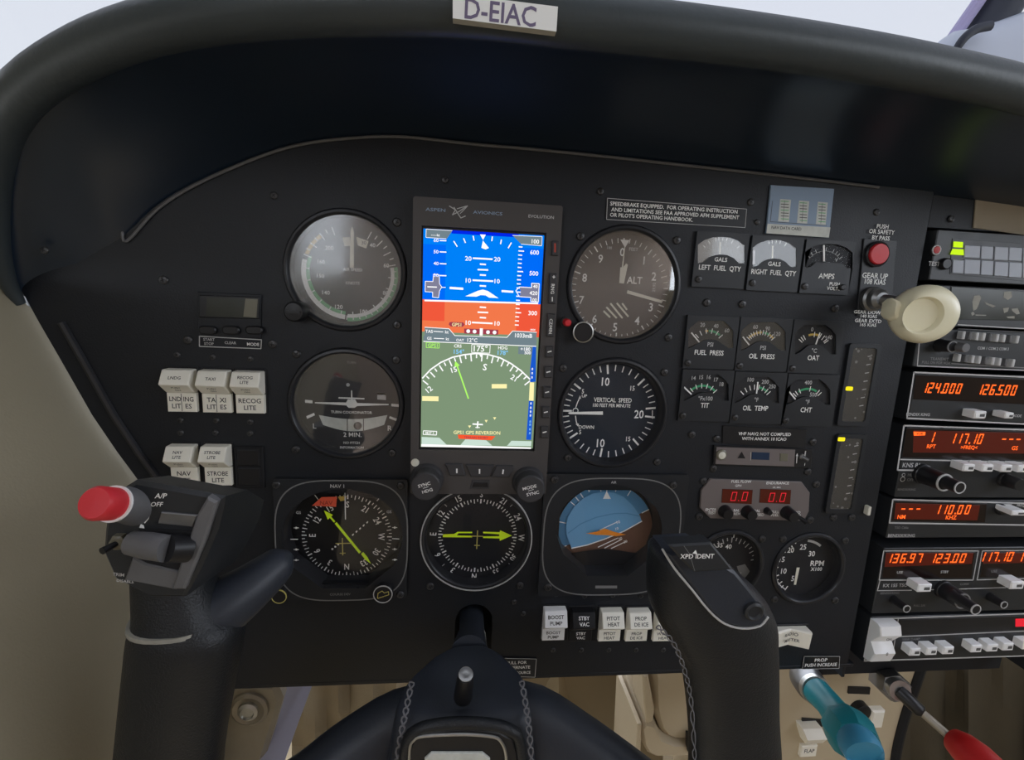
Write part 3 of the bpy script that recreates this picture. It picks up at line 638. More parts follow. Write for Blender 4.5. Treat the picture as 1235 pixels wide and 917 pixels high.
m = MB('aspen_grey'); m.plate(rrect((X0+X1)/2, cz, X1-X0, ZT_-ZB_, 1.5), [rrect((SX0+SX1)/2, (SZ0+SZ1)/2, SX1-SX0+2, SZ1-SZ0+3, .5)], .1, AH)
m.build('housing', pfd, 30)
m = MB('black'); m.slab(rrect((SX0+SX1)/2, (SZ0+SZ1)/2, SX1-SX0+1.8, SZ1-SZ0+2.8), AH-4, AH-2.2); m.build('screen_surround', pfd)
def SP(mx):     # screen planes follow one depth each
    return D(mx)
ZU = Map(500, 270, 6.553, AH-2.0); ZL_ = Map(490, 390, 5.395, AH-2.0)
d = D(ZU)
xa, zt = SX0, SZ1; xb = SX1; zh = (ZU.p(530, 617)[1]); zl = ZU.p(500, 880)[1]
def rc(d, x0, z0, x1, z1, m, dh=0): d.flat([(x0, z0), (x1, z0), (x1, z1), (x0, z1)], d.h+dh, m)
xlt = ZU.p(243, 400)[0]; xrt = ZU.p(822, 400)[0]
rc(d, xa, zh, xb, zt, 's_blue'); rc(d, xa, zl, xb, zh, 's_orange')
rc(d, xa, zh, xlt, zt-9, 's_blue_hi', .05); rc(d, xrt, zh, xb, zt-8, 's_blue_hi', .05); rc(d, xa, zl+8, xlt, zh, 's_orange_dk', .05); rc(d, xrt, zl, xb, zh, 's_orange_dk', .05); rc(d, xa+17, zt-2, xb-16, zt, 's_blue_top', .05)
rc(d, xa, SZ0, xb, zl+1, 's_green', .02)
d.build('screen', pfd, 0)
d = D(ZU.at(AH-1.85)); W = 's_white'
d.P([(92, 42), (298, 55), (255, 118), (90, 108)], 's_grey'); d.L([(92, 42), (298, 54)], 4, W, .05); d.L([(92, 108), (250, 118)], 4, W, .05); d.L([(92, 42), (90, 108)], 4, W, .05); d.T('-----kt', 165, 88, 20, W, dh=.05)
d.P([(775, 92), (1008, 102), (1004, 174), (842, 160)], 's_grey'); d.L([(775, 92), (1008, 102), (1004, 174), (842, 160)], 4, W, .05); d.T('100', 955, 140, 32, W, dh=.05)
for i, (v, s_) in enumerate(((130, '60'), (220, '50'), (313, '40'), (407, '30'))): d.T(s_, 170, v, 26, W, sx=1.1); d.L([(200, v+2), (250, v+4)], 9, W)
d.P([(85, 455), (145, 455), (150, 415), (195, 418), (197, 470), (215, 500), (197, 530), (190, 585), (143, 580), (143, 540), (84, 537)], 's_tapegrey'); d.L([(85, 455), (145, 457), (150, 400), (195, 405), (197, 475), (215, 500), (197, 530), (190, 585), (143, 580), (143, 540), (84, 537)], 5, W, .05, True); d.L([(102, 498), (175, 501)], 9, W, .05); d.L([(215, 503), (245, 503)], 6, W)
for q in (((310, 138), (337, 180)), ((388, 116), (402, 150)), ((463, 96), (470, 132)), ((615, 102), (610, 136)), ((686, 126), (680, 160)), ((765, 150), (740, 192))): d.L(q, 9, W)
d.P([(517, 84), (563, 86), (541, 128)], W); d.P([(540, 132), (588, 192), (560, 203), (528, 190)], W)
for v, s_, u0, u1 in ((276, '20', 462, 615), (450, '10', 460, 620), (784, '10', 455, 615)): d.L([(u0, v-4), (u1, v+4)], 13, W); d.T(s_, 425, v-2, 34, W, sx=1.1); d.T(s_, 653, v+4, 34, W, sx=1.1)
for v, w_ in ((320, 44), (363, 80), (405, 44), (491, 46), (660, 46), (700, 80), (742, 46)): d.L([(540-w_/2, v-1), (540+w_/2, v+2)], 12, W)
d.L([(280, 507), (382, 514)], 18, W); d.L([(690, 532), (778, 538)], 16, W); d.P([(400, 573), (500, 530), (540, 520), (580, 532), (664, 588), (590, 584), (560, 566), (520, 564), (490, 576)], W); d.L([(80, 606), (975, 630)], 13, W)
for i in range(21):
    v = 182+i*32.5; u = 838-i*1.6
    if v < 830: d.L([(u-14, v), (u+(28 if i % 5 == 1 else 14), v+2)], 9, W)
for v, s_ in ((226, '600'), (392, '500'), (706, '300')): d.T(s_, 955-v*.03, v, 34, W, sx=1.0)
d.P([(828, 500), (925, 505), (925, 470), (985, 474), (978, 618), (918, 614), (920, 582), (828, 576), (840, 540)], 's_tapegrey', .02); d.L([(828, 500), (925, 505), (925, 470), (985, 474), (978, 618), (918, 614), (920, 582), (828, 576), (800, 530), (828, 500)], 6, W, .05); d.T('420', 940, 548, 30, W, dh=.05); d.T('40', 955, 495, 26, W, dh=.05); d.T('00', 948, 602, 26, W, dh=.05)
d.P([(275, 780), (290, 776), (385, 780), (396, 798), (380, 815), (285, 812), (270, 797)], 's_maroon'); d.T('GPS1', 332, 797, 26, 's_yellow', dh=.05)
d.P([(392, 828), (662, 838), (660, 878), (392, 868)], 's_maroon')
for u, v in ((424, 849), (474, 852), (580, 857), (632, 859)): d.C(u, v, 15, W, .05, 14)
d.P([(516, 826), (540, 827), (538, 884), (514, 883)], W, .05)
d.P([(80, 818), (272, 830), (318, 884), (500, 892), (726, 896), (775, 848), (965, 858), (960, 935), (80, 920)], 's_grey', .02); d.L([(80, 818), (272, 830), (318, 884), (500, 890), (730, 898), (775, 848), (965, 858)], 5, W, .06)
d.T('TAS', 115, 850, 24, W, dh=.05); d.L([(150, 850), (225, 855)], 6, W, .05); d.T('kt', 255, 855, 24, W, dh=.05); d.T('1033mB', 862, 884, 32, W, dh=.05, sx=.95); d.T('8000', 935, 838, 14, W)
d.build('flight_symbols', pfd, 0)
d = D(ZL_.at(AH-1.85))
d.P([(112, 82), (850, 110), (845, 150), (112, 118)], 's_grey'); d.L([(112, 118), (845, 150)], 5, W, .05); d.T('GS', 150, 98, 18, W, dh=.05); d.L([(180, 98), (245, 101)], 5, W, .05); d.T('kt', 268, 102, 18, W, dh=.05); d.T('OAT', 350, 110, 17, W, dh=.05); d.T('12°C', 430, 110, 24, W, dh=.05)
d.T('GPS1', 172, 144, 22, 's_lime'); d.L([(130, 125), (215, 130), (213, 162), (130, 158)], 4, 's_lime', 0, True)
d.T('CRS', 335, 148, 20, W); d.T('154°', 343, 185, 28, 's_cyan'); d.T('175°', 484, 165, 38, W); d.L([(426, 138), (546, 143), (543, 195), (425, 190)], 4, W, 0, True); d.T('HDG', 628, 160, 20, W); d.T('178°', 628, 192, 28, 's_cyan'); d.P([(730, 150), (820, 155), (818, 205), (728, 200)], 's_grey'); d.T('+180', 775, 168, 22, W, dh=.05); d.T('500', 790, 192, 20, W, dh=.05)
P_ = [(105, 358), (160, 300), (225, 255), (300, 222), (375, 205), (450, 197), (530, 203), (610, 225), (680, 262), (745, 308), (805, 365)]
d.L(P_, 9, W)
cc = (455, 640)
for i in range(23):
    a = -52+i*4.75; import_a = R(a); r0 = 440; L_ = 42 if i % 2 == 0 else 22; d.L([(cc[0]+r0*math.sin(import_a), cc[1]-r0*math.cos(import_a)+4), (cc[0]+(r0-L_)*math.sin(import_a), cc[1]-(r0-L_)*math.cos(import_a)+4)], 8, W)
d.T('15', 310, 302, 34, W, 18); d.T('S', 512, 285, 42, W, -6); d.T('21', 700, 355, 34, W, -30); d.T('12', 148, 430, 34, W, 40); d.P([(470, 195), (500, 197), (485, 222)], W)
d.L([(404, 490), (330, 275)], 9, 's_lime'); d.P([(318, 245), (348, 275), (313, 288)], 's_lime')
d.L([(108, 490), (205, 492)], 32, 's_yellow'); d.L([(560, 410), (650, 410)], 28, 's_yellow')
d.P([(823, 150), (845, 150), (842, 380), (805, 384), (806, 300)], 's_bar'); d.P([(804, 384), (832, 386), (828, 505), (798, 503)], 's_yellow'); d.P([(798, 505), (828, 507), (812, 760), (780, 758)], 's_bar')
for v in (298, 325, 352, 522, 550, 575, 600, 640, 660, 690, 715): d.T('8', 820-(v-300)*.04, v, 15, 's_cyan' if v > 600 else W, dh=.05)
d.L([(432, 656), (497, 660)], 9, W); d.L([(466, 640), (462, 682)], 9, W); d.L([(450, 678), (478, 679)], 5, W)
for u, v in ((520, 638), (575, 620), (412, 674)): d.P([(u-10, v-8), (u+10, v-8), (u, v+9)], 's_yellow')
d.T('GPS1 GPS REVERSION', 460, 712, 22, 's_yellow'); d.P([(335, 725), (580, 735), (555, 762), (340, 752)], 's_red'); d.T('TERRAIN INHIBIT', 455, 744, 14, 's_maroon', dh=.05)
d.L([(112, 700), (198, 704), (196, 728), (110, 724)], 5, W, 0, True); d.T('MAP 2', 153, 714, 14, W)
for q in ([(100, 740), (215, 745), (262, 790), (100, 786)], [(385, 755), (520, 762), (560, 797), (350, 795)], [(685, 765), (815, 768), (812, 800), (655, 798)]): d.P(q, 's_pale', .02)
d.P([(98, 786), (812, 808), (812, 818), (97, 803)], W, .04); d.build('map_symbols', pfd, 0)
# legend on the housing
d = D(Map(490, 230, 5.395, AH+.08)); d.T('ASPEN', 190, 124, 20, 'blue_label', sx=1.6, rot=-0); d.T('AVIONICS', 530, 145, 20, 'blue_label', sx=1.5); d.T('EVOLUTION', 878, 170, 19, 'print_grey', sx=1.15)
d.L([(280, 100), (320, 125), (300, 158), (345, 135), (395, 100)], 6, 'print_grey'); d.L([(310, 108), (330, 140), (355, 178), (385, 165)], 6, 'print_grey'); d.L([(330, 118), (400, 98), (380, 120), (350, 150)], 5, 'print_grey'); d.build('maker_lettering', pfd, 0)
# side keys
def key(parent, Zm, quad, h0, h1, m='aspen_dark', nm='button'):
    b = MB(m); b.slab([Zm.p(*q, h1) for q in quad], h0, h1, .6); return b.build(nm, parent)
Zk = Map(490, 230, 5.395); kh = AH+1.6
ko_ = key(pfd, Zk, [(948, 325), (992, 327), (990, 425), (946, 422)], AH, kh); d = D(Zk.at(kh+.05)); d.L([(968, 345), (968, 400)], 9, 'red_paint'); d.build('red_mark', ko_, 0)
key(pfd, Zk, [(932, 535), (982, 538), (972, 738), (925, 735)], AH, kh); d = D(Zk.at(kh+.05)); d.T('+', 960, 562, 28); d.T('RNG', 953, 640, 22, rot=-90); d.L([(950, 693), (950, 720)], 6); d.build('key_lettering', pfd, 0)
Zk = Map(490, 390, 5.395); key(pfd, Zk, [(920, -65), (972, -62), (962, 90), (912, 88)], AH, kh); d = D(Zk.at(kh+.05)); d.T('CZ/MIN', 940, 20, 20, rot=-90); d.build('key_lettering', pfd, 0)
for u, v in ((932, 186), (925, 318), (916, 450), (908, 580), (900, 710)):
    ko_ = key(pfd, Zk, [(u-26, v-38), (u+26, v-38), (u+26, v+38), (u-26, v+38)], AH, kh); d = D(Zk.at(kh+.05)); d.L([(u-12, v+2), (u+12, v-4)], 7); d.build('key_mark', ko_, 0)
Zk = Map(490, 540, 6.861)
for q, mk in (([(320, 135), (462, 138), (492, 238), (360, 236)], [(418, 176), (418, 210)]), ([(488, 142), (728, 148), (690, 245), (535, 245)], [(606, 180), (606, 216)]), ([(745, 150), (885, 152), (895, 180), (850, 250), (700, 245)], [(803, 184), (798, 218)])):
    ko_ = key(pfd, Zk, q, AH, kh); d = D(Zk.at(kh+.05)); d.L(mk, 12); d.build('key_mark', ko_, 0)
b = MB('aspen_dark'); b.slab([Zk.p(*q, AH+.5) for q in ((545, 270), (690, 272), (685, 345), (525, 342))], AH, AH+.5, .2); b.slab([Zk.p(*q, AH+.8) for q in ((560, 290), (675, 292), (680, 330), (548, 328))], AH, AH+.8, .3, m='black'); b.build('card_slot', pfd)
for u, v, bu, bv, l1, l2, rot_ in ((158, 330, 215, 235, 'SYNC', 'HDG', 17), (1030, 352, 1010, 245, 'MODE', 'SYNC', 14)):
    xb_, zb_ = Zk.p(bu, bv, AH); b = MB('aspen_dark'); b.lathe([(11.2, AH-.5), (10.8, AH+2), (9.6, AH+3.5), (9.4, AH+12.2), (8.6, AH+13), (.0005, AH+13)], *Q(490+(u)/6.861, 540+(v-4)/6.861, AH+13), 0, 28)
    # the knob stands square on the housing
    kb_ = b.build('knob', pfd)
    dd = D(Zk.at(AH+13.1)); dd.T(l1, u-10, v-22, 26, rot=rot_, sx=1.1); dd.T(l2, u+16, v+28, 26, rot=rot_, sx=1.1); dd.L([(u-20, v+8), (u+24, v-6)], 4); dd.build('knob_lettering', kb_, 0)
x, z = Zk.p(72, 128, AH+1); b = MB('cream'); b.lathe([(2.7, AH), (2.5, AH+.8), (.0005, AH+1)], x, z, 0, 20); b.build('light_sensor', pfd)

# ================================================================ SMALL RECTANGULAR GAUGES
def mini(name, label, Z, box, win, hh=2.2, gl='instr_glass', dial='dial', scr=None, group='small rectangular gauges'):
    P = lambda q, h=hh: Z.p(*q, h); bx = [P(q) for q in box]; t = empty(name, sum(p[0] for p in bx)/4, min(p[1] for p in bx), 0, label, 'gauge', group)
    xs = (bx[0][0]+bx[3][0])/2, (bx[1][0]+bx[2][0])/2; zs = (bx[0][1]+bx[1][1])/2, (bx[2][1]+bx[3][1])/2
    wv = [P(q) for q in win]; m = MB('gauge_plate'); m.plate(rrect((xs[0]+xs[1])/2, (zs[0]+zs[1])/2, xs[1]-xs[0]-.5, zs[0]-zs[1]-.5, .5), [wv], .1, hh); m.build('face_plate', t)
    m = MB(dial); m.slab(inset(ccw(wv), -.6), .2, .5); m.build('dial', t)
    m = MB(gl); m.slab(inset(ccw(wv), .05), hh-.7, hh-.35); m.build('glass', t)
    if scr: screw(t, Z.ox+scr[0]/Z.k, Z.oy+scr[1]/Z.k, hh, 2.3)
    return t
Z = Map(820, 270, 5.614, .7)
archw = lambda l, r, tp, bt, mid: [(l, bt), (l, tp+50), (l+45, tp+18), (l+100, tp), ((l+r)/2, tp-4), (r-100, tp), (r-45, tp+20), (r, tp+55), (r, bt), (r-40, bt), (r-75, bt-35), ((l+r)/2+40, mid+4), ((l+r)/2, mid), ((l+r)/2-40, mid+4), (l+75, bt-40), (l+38, bt-8)]
t = mini('fuel_quantity_gauge', 'left fuel quantity gauge with arched dial painted pale grey for its glass reflection', Z, [(112, 42), (465, 68), (443, 448), (80, 425)], archw(122, 440, 92, 268, 208), gl='glass_fuel', dial='dial_pale_refl', scr=(125, 376))
d = D(Z.at(2.3)); d.T('GALS', 278, 242, 27); d.T('LEFT  FUEL  QTY', 272, 300, 32, sx=.88); d.build('face_lettering', t, 0)
d = D(Z.at(.9)); [d.K(272, 270, a, 150, 172, 4, 'white') for a in (-50, -35, -18, -10, 0, 10, 25, 45)]; d.P([(265, 125), (275, 125), (272, 208), (262, 208)], 'cream', .6); d.build('needle', t, 0)
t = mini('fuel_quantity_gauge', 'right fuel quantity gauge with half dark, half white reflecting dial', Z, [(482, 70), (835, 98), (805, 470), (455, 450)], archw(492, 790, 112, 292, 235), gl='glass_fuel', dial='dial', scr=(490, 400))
d = D(Z.at(2.3)); d.T('GALS', 640, 272, 27); d.T('RIGHT  FUEL  QTY', 636, 330, 32, sx=.84); d.build('face_lettering', t, 0)
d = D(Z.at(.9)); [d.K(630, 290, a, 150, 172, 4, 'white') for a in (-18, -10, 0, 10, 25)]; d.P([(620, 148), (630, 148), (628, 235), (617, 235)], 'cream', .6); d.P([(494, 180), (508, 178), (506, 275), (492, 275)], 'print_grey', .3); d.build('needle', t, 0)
t = mini('ammeter', 'dark AMPS gauge with upright needle under the blue sticker', Z, [(850, 100), (1190, 122), (1145, 490), (815, 468)], archw(848, 1170, 140, 300, 262), gl='glass_low', scr=(845, 424))
d = D(Z.at(2.3)); d.T('AMPS', 993, 354, 34, sx=.95); d.T('PUSH', 1048, 408, 22, sx=1.0); d.T('VOLTS', 1040, 438, 22); d.build('face_lettering', t, 0)
b = MB('black'); x, z = Z.p(1095, 430, 3); b.lathe([(2, 2.2), (2, 4.2), (1.4, 4.8), (.0005, 4.8)], x, z, 0, 18); b.build('push_button', t)
d = D(Z.at(.9)); [d.K(968, 330, a, 138, 160, 4, 'print_grey') for a in (-50, -40, -28, 0, 20, 30, 38, 48)]; d.A(968, 330, 136, 140, -50, 50, 'print_dim'); d.T('V', 1060, 245, 22, 'print_grey'); d.P([(965, 145), (977, 145), (978, 255), (966, 255)], 'white', .6); d.build('needle', t, 0)

Z = Map(810, 370, 4.94, .7)
aw = lambda l, r, tp, bt, mid: [(l, bt), (l, tp+55), (l+28, tp+25), (l+60, tp), (r-60, tp), (r-28, tp+25), (r, tp+60), (r, bt), (r-28, bt), ((l+r)/2+40, mid+8), ((l+r)/2, mid), ((l+r)/2-40, mid+5), (l+30, bt-12)]
def six(label, box, win, cap1, cp, cap2, c2, cc, r, ticks, ndl, arcs, nums, bright='instr_glass', scr=None):
    t = mini('engine_gauge', label, Z, box, win, gl=bright, scr=scr); d = D(Z.at(2.3)); d.T(cap1, *cp, 28, sx=.85); d.T(cap2, *c2, 24, 'print_grey', sx=.9); d.build('face_lettering', t, 0)
    d = D(Z.at(.9))
    for a0, a1, m_ in arcs: d.A(*cc, r-16, r-4, a0, a1, m_)
    for a in ticks: d.K(*cc, a, r-24, r+4, 5, 'white', .1)
    for s_, u, v in nums: d.T(s_, u, v, 23, 'print_grey', sx=.9)
    d.build('dial_markings', t, 0); d = D(Z.at(1.2)); d.L(ndl, 8, 'white'); d.build('needle', t, 0)
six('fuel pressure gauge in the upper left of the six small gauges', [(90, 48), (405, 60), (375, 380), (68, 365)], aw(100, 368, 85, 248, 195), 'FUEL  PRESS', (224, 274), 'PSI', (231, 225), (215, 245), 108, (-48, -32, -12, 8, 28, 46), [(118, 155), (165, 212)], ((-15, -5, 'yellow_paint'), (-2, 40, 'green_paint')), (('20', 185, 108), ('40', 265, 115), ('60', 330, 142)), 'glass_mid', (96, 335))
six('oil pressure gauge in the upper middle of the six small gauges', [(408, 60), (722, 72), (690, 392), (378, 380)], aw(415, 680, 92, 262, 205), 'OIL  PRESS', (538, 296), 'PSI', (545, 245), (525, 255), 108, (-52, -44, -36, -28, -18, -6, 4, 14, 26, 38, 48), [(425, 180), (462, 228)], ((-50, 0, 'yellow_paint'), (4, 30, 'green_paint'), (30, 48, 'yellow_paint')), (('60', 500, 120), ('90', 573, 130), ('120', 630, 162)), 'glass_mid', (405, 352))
six('outside air temperature gauge in the upper right of the six small gauges', [(725, 72), (1025, 90), (1003, 405), (693, 392)], aw(735, 980, 110, 285, 225), 'OAT', (845, 305), '°C', (850, 262), (835, 270), 110, (-52, -44, -36, 0, 22, 34, 46, 52), [(884, 155), (858, 228)], ((-20, 20, 'yellow_paint'),), (('0', 838, 135), ('+40', 935, 182)), scr=(720, 368))
six('turbine temperature gauge in the lower left of the six small gauges', [(68, 368), (375, 382), (345, 690), (35, 680)], aw(75, 340, 405, 560, 510), 'TIT', (198, 588), '°Fx100', (202, 547), (178, 575), 112, (-52, -42, -24, -6, 12, 30, 46), [(75, 480), (118, 522)], ((-45, 46, 'green_paint'),), (('14', 132, 425), ('15', 177, 420), ('16', 222, 420), ('17', 265, 435), ('18', 298, 462)), scr=(66, 648))
six('oil temperature gauge in the lower middle of the six small gauges', [(378, 384), (690, 395), (655, 708), (347, 692)], aw(378, 640, 420, 575, 520), 'OIL  TEMP', (500, 605), '°F', (505, 555), (490, 590), 118, (-48, -34, -20, -6, 8, 22, 36, 46), [(514, 450), (506, 520)], ((8, 40, 'green_paint'),), (('100', 472, 435), ('200', 558, 448), ('250', 600, 475)), scr=(378, 660))
six('cylinder head temperature gauge in the lower right of the six small gauges', [(693, 396), (1000, 408), (962, 720), (658, 708)], aw(685, 945, 435, 585, 535), 'CHT', (802, 615), '°F', (810, 568), (800, 595), 112, (-50, -42, -30, 5, 35, 44), [(695, 500), (738, 552)], ((-35, 30, 'green_paint'),), (('400', 815, 452), ('500', 845, 524)), scr=(680, 678))

# ================================================================ PLACARDS AND STICKERS
def placard(name, label, Z, quad, lines, m='black', edge='print_grey', hh=.9, cat='placard', ink='white'):
    q = [Z.p(*a, hh) for a in quad]; t = empty(name, sum(p[0] for p in q)/4, min(p[1] for p in q), 0, label, cat)
    b = MB(m); b.slab(q, .1, hh, .2); b.build('plate', t)
    d = D(Z.at(hh+.06))
    if edge: d.L([tuple(a) for a in quad], 3 if Z.k > 3 else 1, edge, 0, True)
    for s_, u, v, c, sx in lines: d.T(s_, u, v, c, ink, dh=.02, sx=sx)
    d.build('lettering', t, 0); return t
placard('operating_placard', 'long black placard of three text lines above the altimeter', Map(660, 220, 4.583), [(333, 88), (1102, 148), (1094, 250), (328, 205)],
        [('SPEEDBRAKE EQUIPPED.  FOR OPERATING INSTRUCTION', 705, 140, 20, 1.0), ('AND LIMITATIONS SEE FAA APPROVED AFM SUPPLEMENT', 712, 172, 20, 1.0), ("OR PILOT'S OPERATING HANDBOOK.", 578, 193, 20, .98)], m='gauge_plate')
placard('caution_placard', 'black placard reading VHF NAV2 NOT COMPLIED below the six small gauges', Map(840, 500, 6.547), [(210, 88), (870, 118), (865, 272), (205, 228)], [('VHF NAV2 NOT COMPLIED', 540, 155, 24, 1.0), ('WITH ANNEX 10 ICAO', 535, 193, 24, 1.0)], edge=None)
placard('propeller_placard', 'small black placard at the bottom panel edge above the teal lever', Map(640, 740, 2.0756), [(685, 108), (774, 108), (772, 138), (680, 140)], [('PROP', 727, 117, 8, 1.1), ('PUSH INCREASE', 727, 129, 8, .95)])
placard('alternate_static_placard', 'small outlined placard partly behind the yoke hub', Map(460, 720, 4.655), [(640, 345), (870, 350), (862, 452), (640, 445)], [('PULL FOR', 760, 370, 17, 1), ('ALTERNATE', 765, 397, 17, 1), ('STATIC SOURCE', 762, 427, 15, .9)], m='gauge_plate')
# blue check sticker
Z = Map(820, 220, 5.37, 1.6); q = [Z.p(*a) for a in ((592, 18), (1000, 42), (965, 358), (560, 330))]
t = empty('blue_sticker', sum(p[0] for p in q)/4, min(p[1] for p in q), 0, 'pale blue rectangular sticker with three printed columns above the fuel gauges', 'sticker')
b = MB('blue_label'); b.slab(q, .1, 1.6, .1); b.build('card', t)
d = D(Z.at(1.7)); d.P([(568, 268), (975, 292), (965, 358), (560, 330)], 'label_white')
for u0, u1, v0 in ((650, 720, 108), (772, 838, 118), (894, 958, 126)):
    d.P([(u0, v0), (u1, v0+5), (u1-14, v0+150), (u0-14, v0+145)], 'label_white')
    for i in range(7): d.L([(u0+4, v0+14+i*19), (u1-16, v0+17+i*19)], 5, 'key_dark' if i % 3 else 'green_dim', .06)
    d.L([(u0+28, v0+10), (u0+18, v0+140)], 3, 'key_dark', .06)
d.L([(600, 120), (585, 255), (950, 280)], 3, 'ink', .05); d.T('NAV DATA CARD', 690, 297, 18, 'ink', dh=.06); d.build('printing', t, 0)

# ================================================================ CLOCK/TIMER ON THE LEFT
Z = Map(180, 230, 2.778, 1.5)
t = empty('digital_timer', *Z.p(270, 440), 0, 'dark digital timer with small blank screen above the left rocker switches', 'timer')
q = [Z.p(*a) for a in ((160, 340), (375, 348), (372, 495), (160, 490))]; b = MB('panel'); b.slab(q, .1, 1.4, .3); b.build('face_plate', t)
b = MB('black'); b.slab([Z.p(*a) for a in ((170, 350), (372, 356), (370, 430), (168, 425))], 1.4, 2.4, .4); b.build('screen_frame', t)
b = MB('lcd'); b.slab([Z.p(*a) for a in ((196, 358), (366, 362), (362, 426), (194, 420))], 2.4, 2.6); b.build('screen', t)
b = MB('lcd_tan'); b.slab([Z.p(*a) for a in ((325, 362), (366, 364), (362, 426), (318, 422))], 2.6, 2.7); b.build('screen_corner', t)
for u in (194, 272, 350): x, z = Z.p(u, 468, 4); b = MB('black'); b.slab(rrect(x, z, 10, 5.2, 2.4), 1.4, 4.2, .7); b.build('button', t)
d = D(Z.at(1.7)); d.L([(168, 488), (376, 500), (374, 530), (168, 522)], 3, 'print_grey', 0, True); d.T('START', 200, 499, 9, 'print_grey'); d.T('STOP', 200, 513, 9, 'print_grey'); d.T('CLEAR', 272, 510, 9, 'print_grey'); d.T('MODE', 348, 515, 10); d.build('lettering', t, 0)

# ================================================================ ROCKER SWITCHES
def rocker(label, px, py, l_top, l_tile, group, W=17.0, body='ivory', ink='ink', split=False, H=27.0, ridge=12.0, flat=False, tile=12.0):
    x, z = Q(px, py, 4)                                      # bottom centre of the lettered tile
    t = empty('rocker_switch', x, z, 0, label, 'switch', group)
    b = MB('black'); b.box(x, z+H/2, W+1.6, H+1.6, -2, 1.0, .3); b.build('frame', t)
    b = MB(body); b.box(x, z+tile/2, W, tile, .5, 4.0, .4); b.build('lettered_tile', t)
    prof = [(tile+.3, .5), (tile+.3, 4.5), (tile+6.5, ridge), (H-.6, 7.5), (H, 6.8), (H, .5)]
    b = MB(body); w2 = W/2; n = len(prof); vs = [(x+sx*(w2-(.0 if 0 < i < n-1 else 0)), z+a, h) for sx in (-1, 1) for i, (a, h) in enumerate(prof)]
    b.add(vs, [tuple(range(n)), tuple(range(2*n-1, n-1, -1))]+[(i, n+i, n+(i+1) % n, (i+1) % n) for i in range(n)]); 
    b.add([(x-w2, z+tile+.3, .5), (x+w2, z+tile+.3, .5)], []); o = b.build('rocker', t, 30)
    bv = o.modifiers.new('bevel', 'BEVEL'); bv.width = .0006; bv.segments = 2; bv.limit_method = 'ANGLE'
    U = (1, 0, 0); a0, a1 = Vector((0, prof[2][0], prof[2][1])), Vector((0, prof[3][0], prof[3][1])); V = (a1-a0).normalized(); N = Vector((1, 0, 0)).cross(V)
    d = MB(ink); mid = (a0+a1)/2
    for i, s_ in enumerate(l_top): k = (len(l_top)-1)/2-i; O = Vector((x, z+mid.y, mid.z)) + V*k*(4.0 if flat else 3.1) + N*.12; d.text(s_, 0, 0, 2.5 if flat else 1.9, 0, m=ink, O=O, U=U, V=V, sx=min(1.0, 6.5/max(1, len(s_))))
    a0, a1 = Vector((0, prof[1][0], prof[1][1])), Vector((0, prof[2][0], prof[2][1])); V = (a1-a0).normalized(); N = Vector((1, 0, 0)).cross(V); mid = (a0+a1)/2
    if not flat:
        for i, s_ in enumerate(('PUSH', 'ON')): O = Vector((x, z+mid.y, mid.z)) + V*(.5-i)*3 + N*.12; d.text(s_, 0, 0, 1.5, 0, m=ink, O=O, U=U, V=V)
    for i, s_ in enumerate(l_tile): d.text(s_, x, z+tile/2+((len(l_tile)-1)/2-i)*tile*.37, tile*.24, 4.1, m=ink, sx=min(1.0, 5.2/max(1, len(s_.replace(' ', '')))))
    if split: d.line([(x, z+.5), (x, z+tile-.5)], .4, 4.12, 'key_dark')
    d.build('lettering', t, 0); return t
G1 = 'cream rocker switches on the left of the panel'; G2 = 'rocker switches below the attitude indicator'
rocker('cream landing light rocker switch, leftmost in its upper row', 220, 497, ('LNDG',), ('LND ING', 'LIT  ES'), G1, split=True)
rocker('cream taxi light rocker switch, middle of the upper row', 262, 498, ('TAXI',), ('TA  XI', 'LIT  ES'), G1, split=True)
rocker('cream recognition light rocker switch, right end of the upper row', 302, 499, ('RECOG', 'LITE'), ('RECOG', 'LITE'), G1)
rocker('cream navigation light rocker switch, left of the lower row', 223, 586, ('NAV', 'LITE'), ('NAV', 'LITE'), G1, W=16)
rocker('cream strobe light rocker switch beside the blank black switch', 263.5, 586, ('STROBE', 'LITE'), ('STROBE', 'LITE'), G1, W=16)
x, z = Q(302, 563); t = empty('blank_switch', x, z-14, 0, 'blank black switch cover at the right of the cream rockers', 'switch')
b = MB('black_matt'); b.box(x, z, 18, 28, -2, 2, .6); b.build('frame', t); b = MB('black'); b.box(x, z+7, 14, 11, 2, 3.2, .8); b.box(x, z-6, 14, 12, 2, 2.8, .6); b.build('cover', t)
rocker('white boost pump rocker switch, leftmost below the attitude indicator', 667, 773, ('BOOST', 'PUMP'), ('BOOST', 'PUMP'), G2, W=16.5, flat=True, tile=9.5, H=26, body='white_key')
rocker('black standby vacuum rocker switch among white ones', 700, 774, ('STBY', 'VAC'), ('STBY', 'VAC'), G2, W=16.5, body='black', ink='white', flat=True, tile=9.5, H=26)
rocker('cream pitot heat rocker switch right of the black one', 734.5, 774, ('PITOT', 'HEAT'), ('PITOT', 'HEAT'), G2, W=16.5, flat=True, tile=9.5, H=26)
rocker('cream propeller de-ice rocker switch touching the right yoke grip', 767, 774, ('PROP', 'DE ICE'), ('PROP', 'DE ICE'), G2, W=16.5, flat=True, tile=9.5, H=26)
rocker('cream rocker switch mostly hidden behind the right yoke grip', 800, 774, ('WSHLD', 'HEAT'), ('WSHLD', 'HEAT'), G2, W=16.5, flat=True, tile=9.5, H=26)
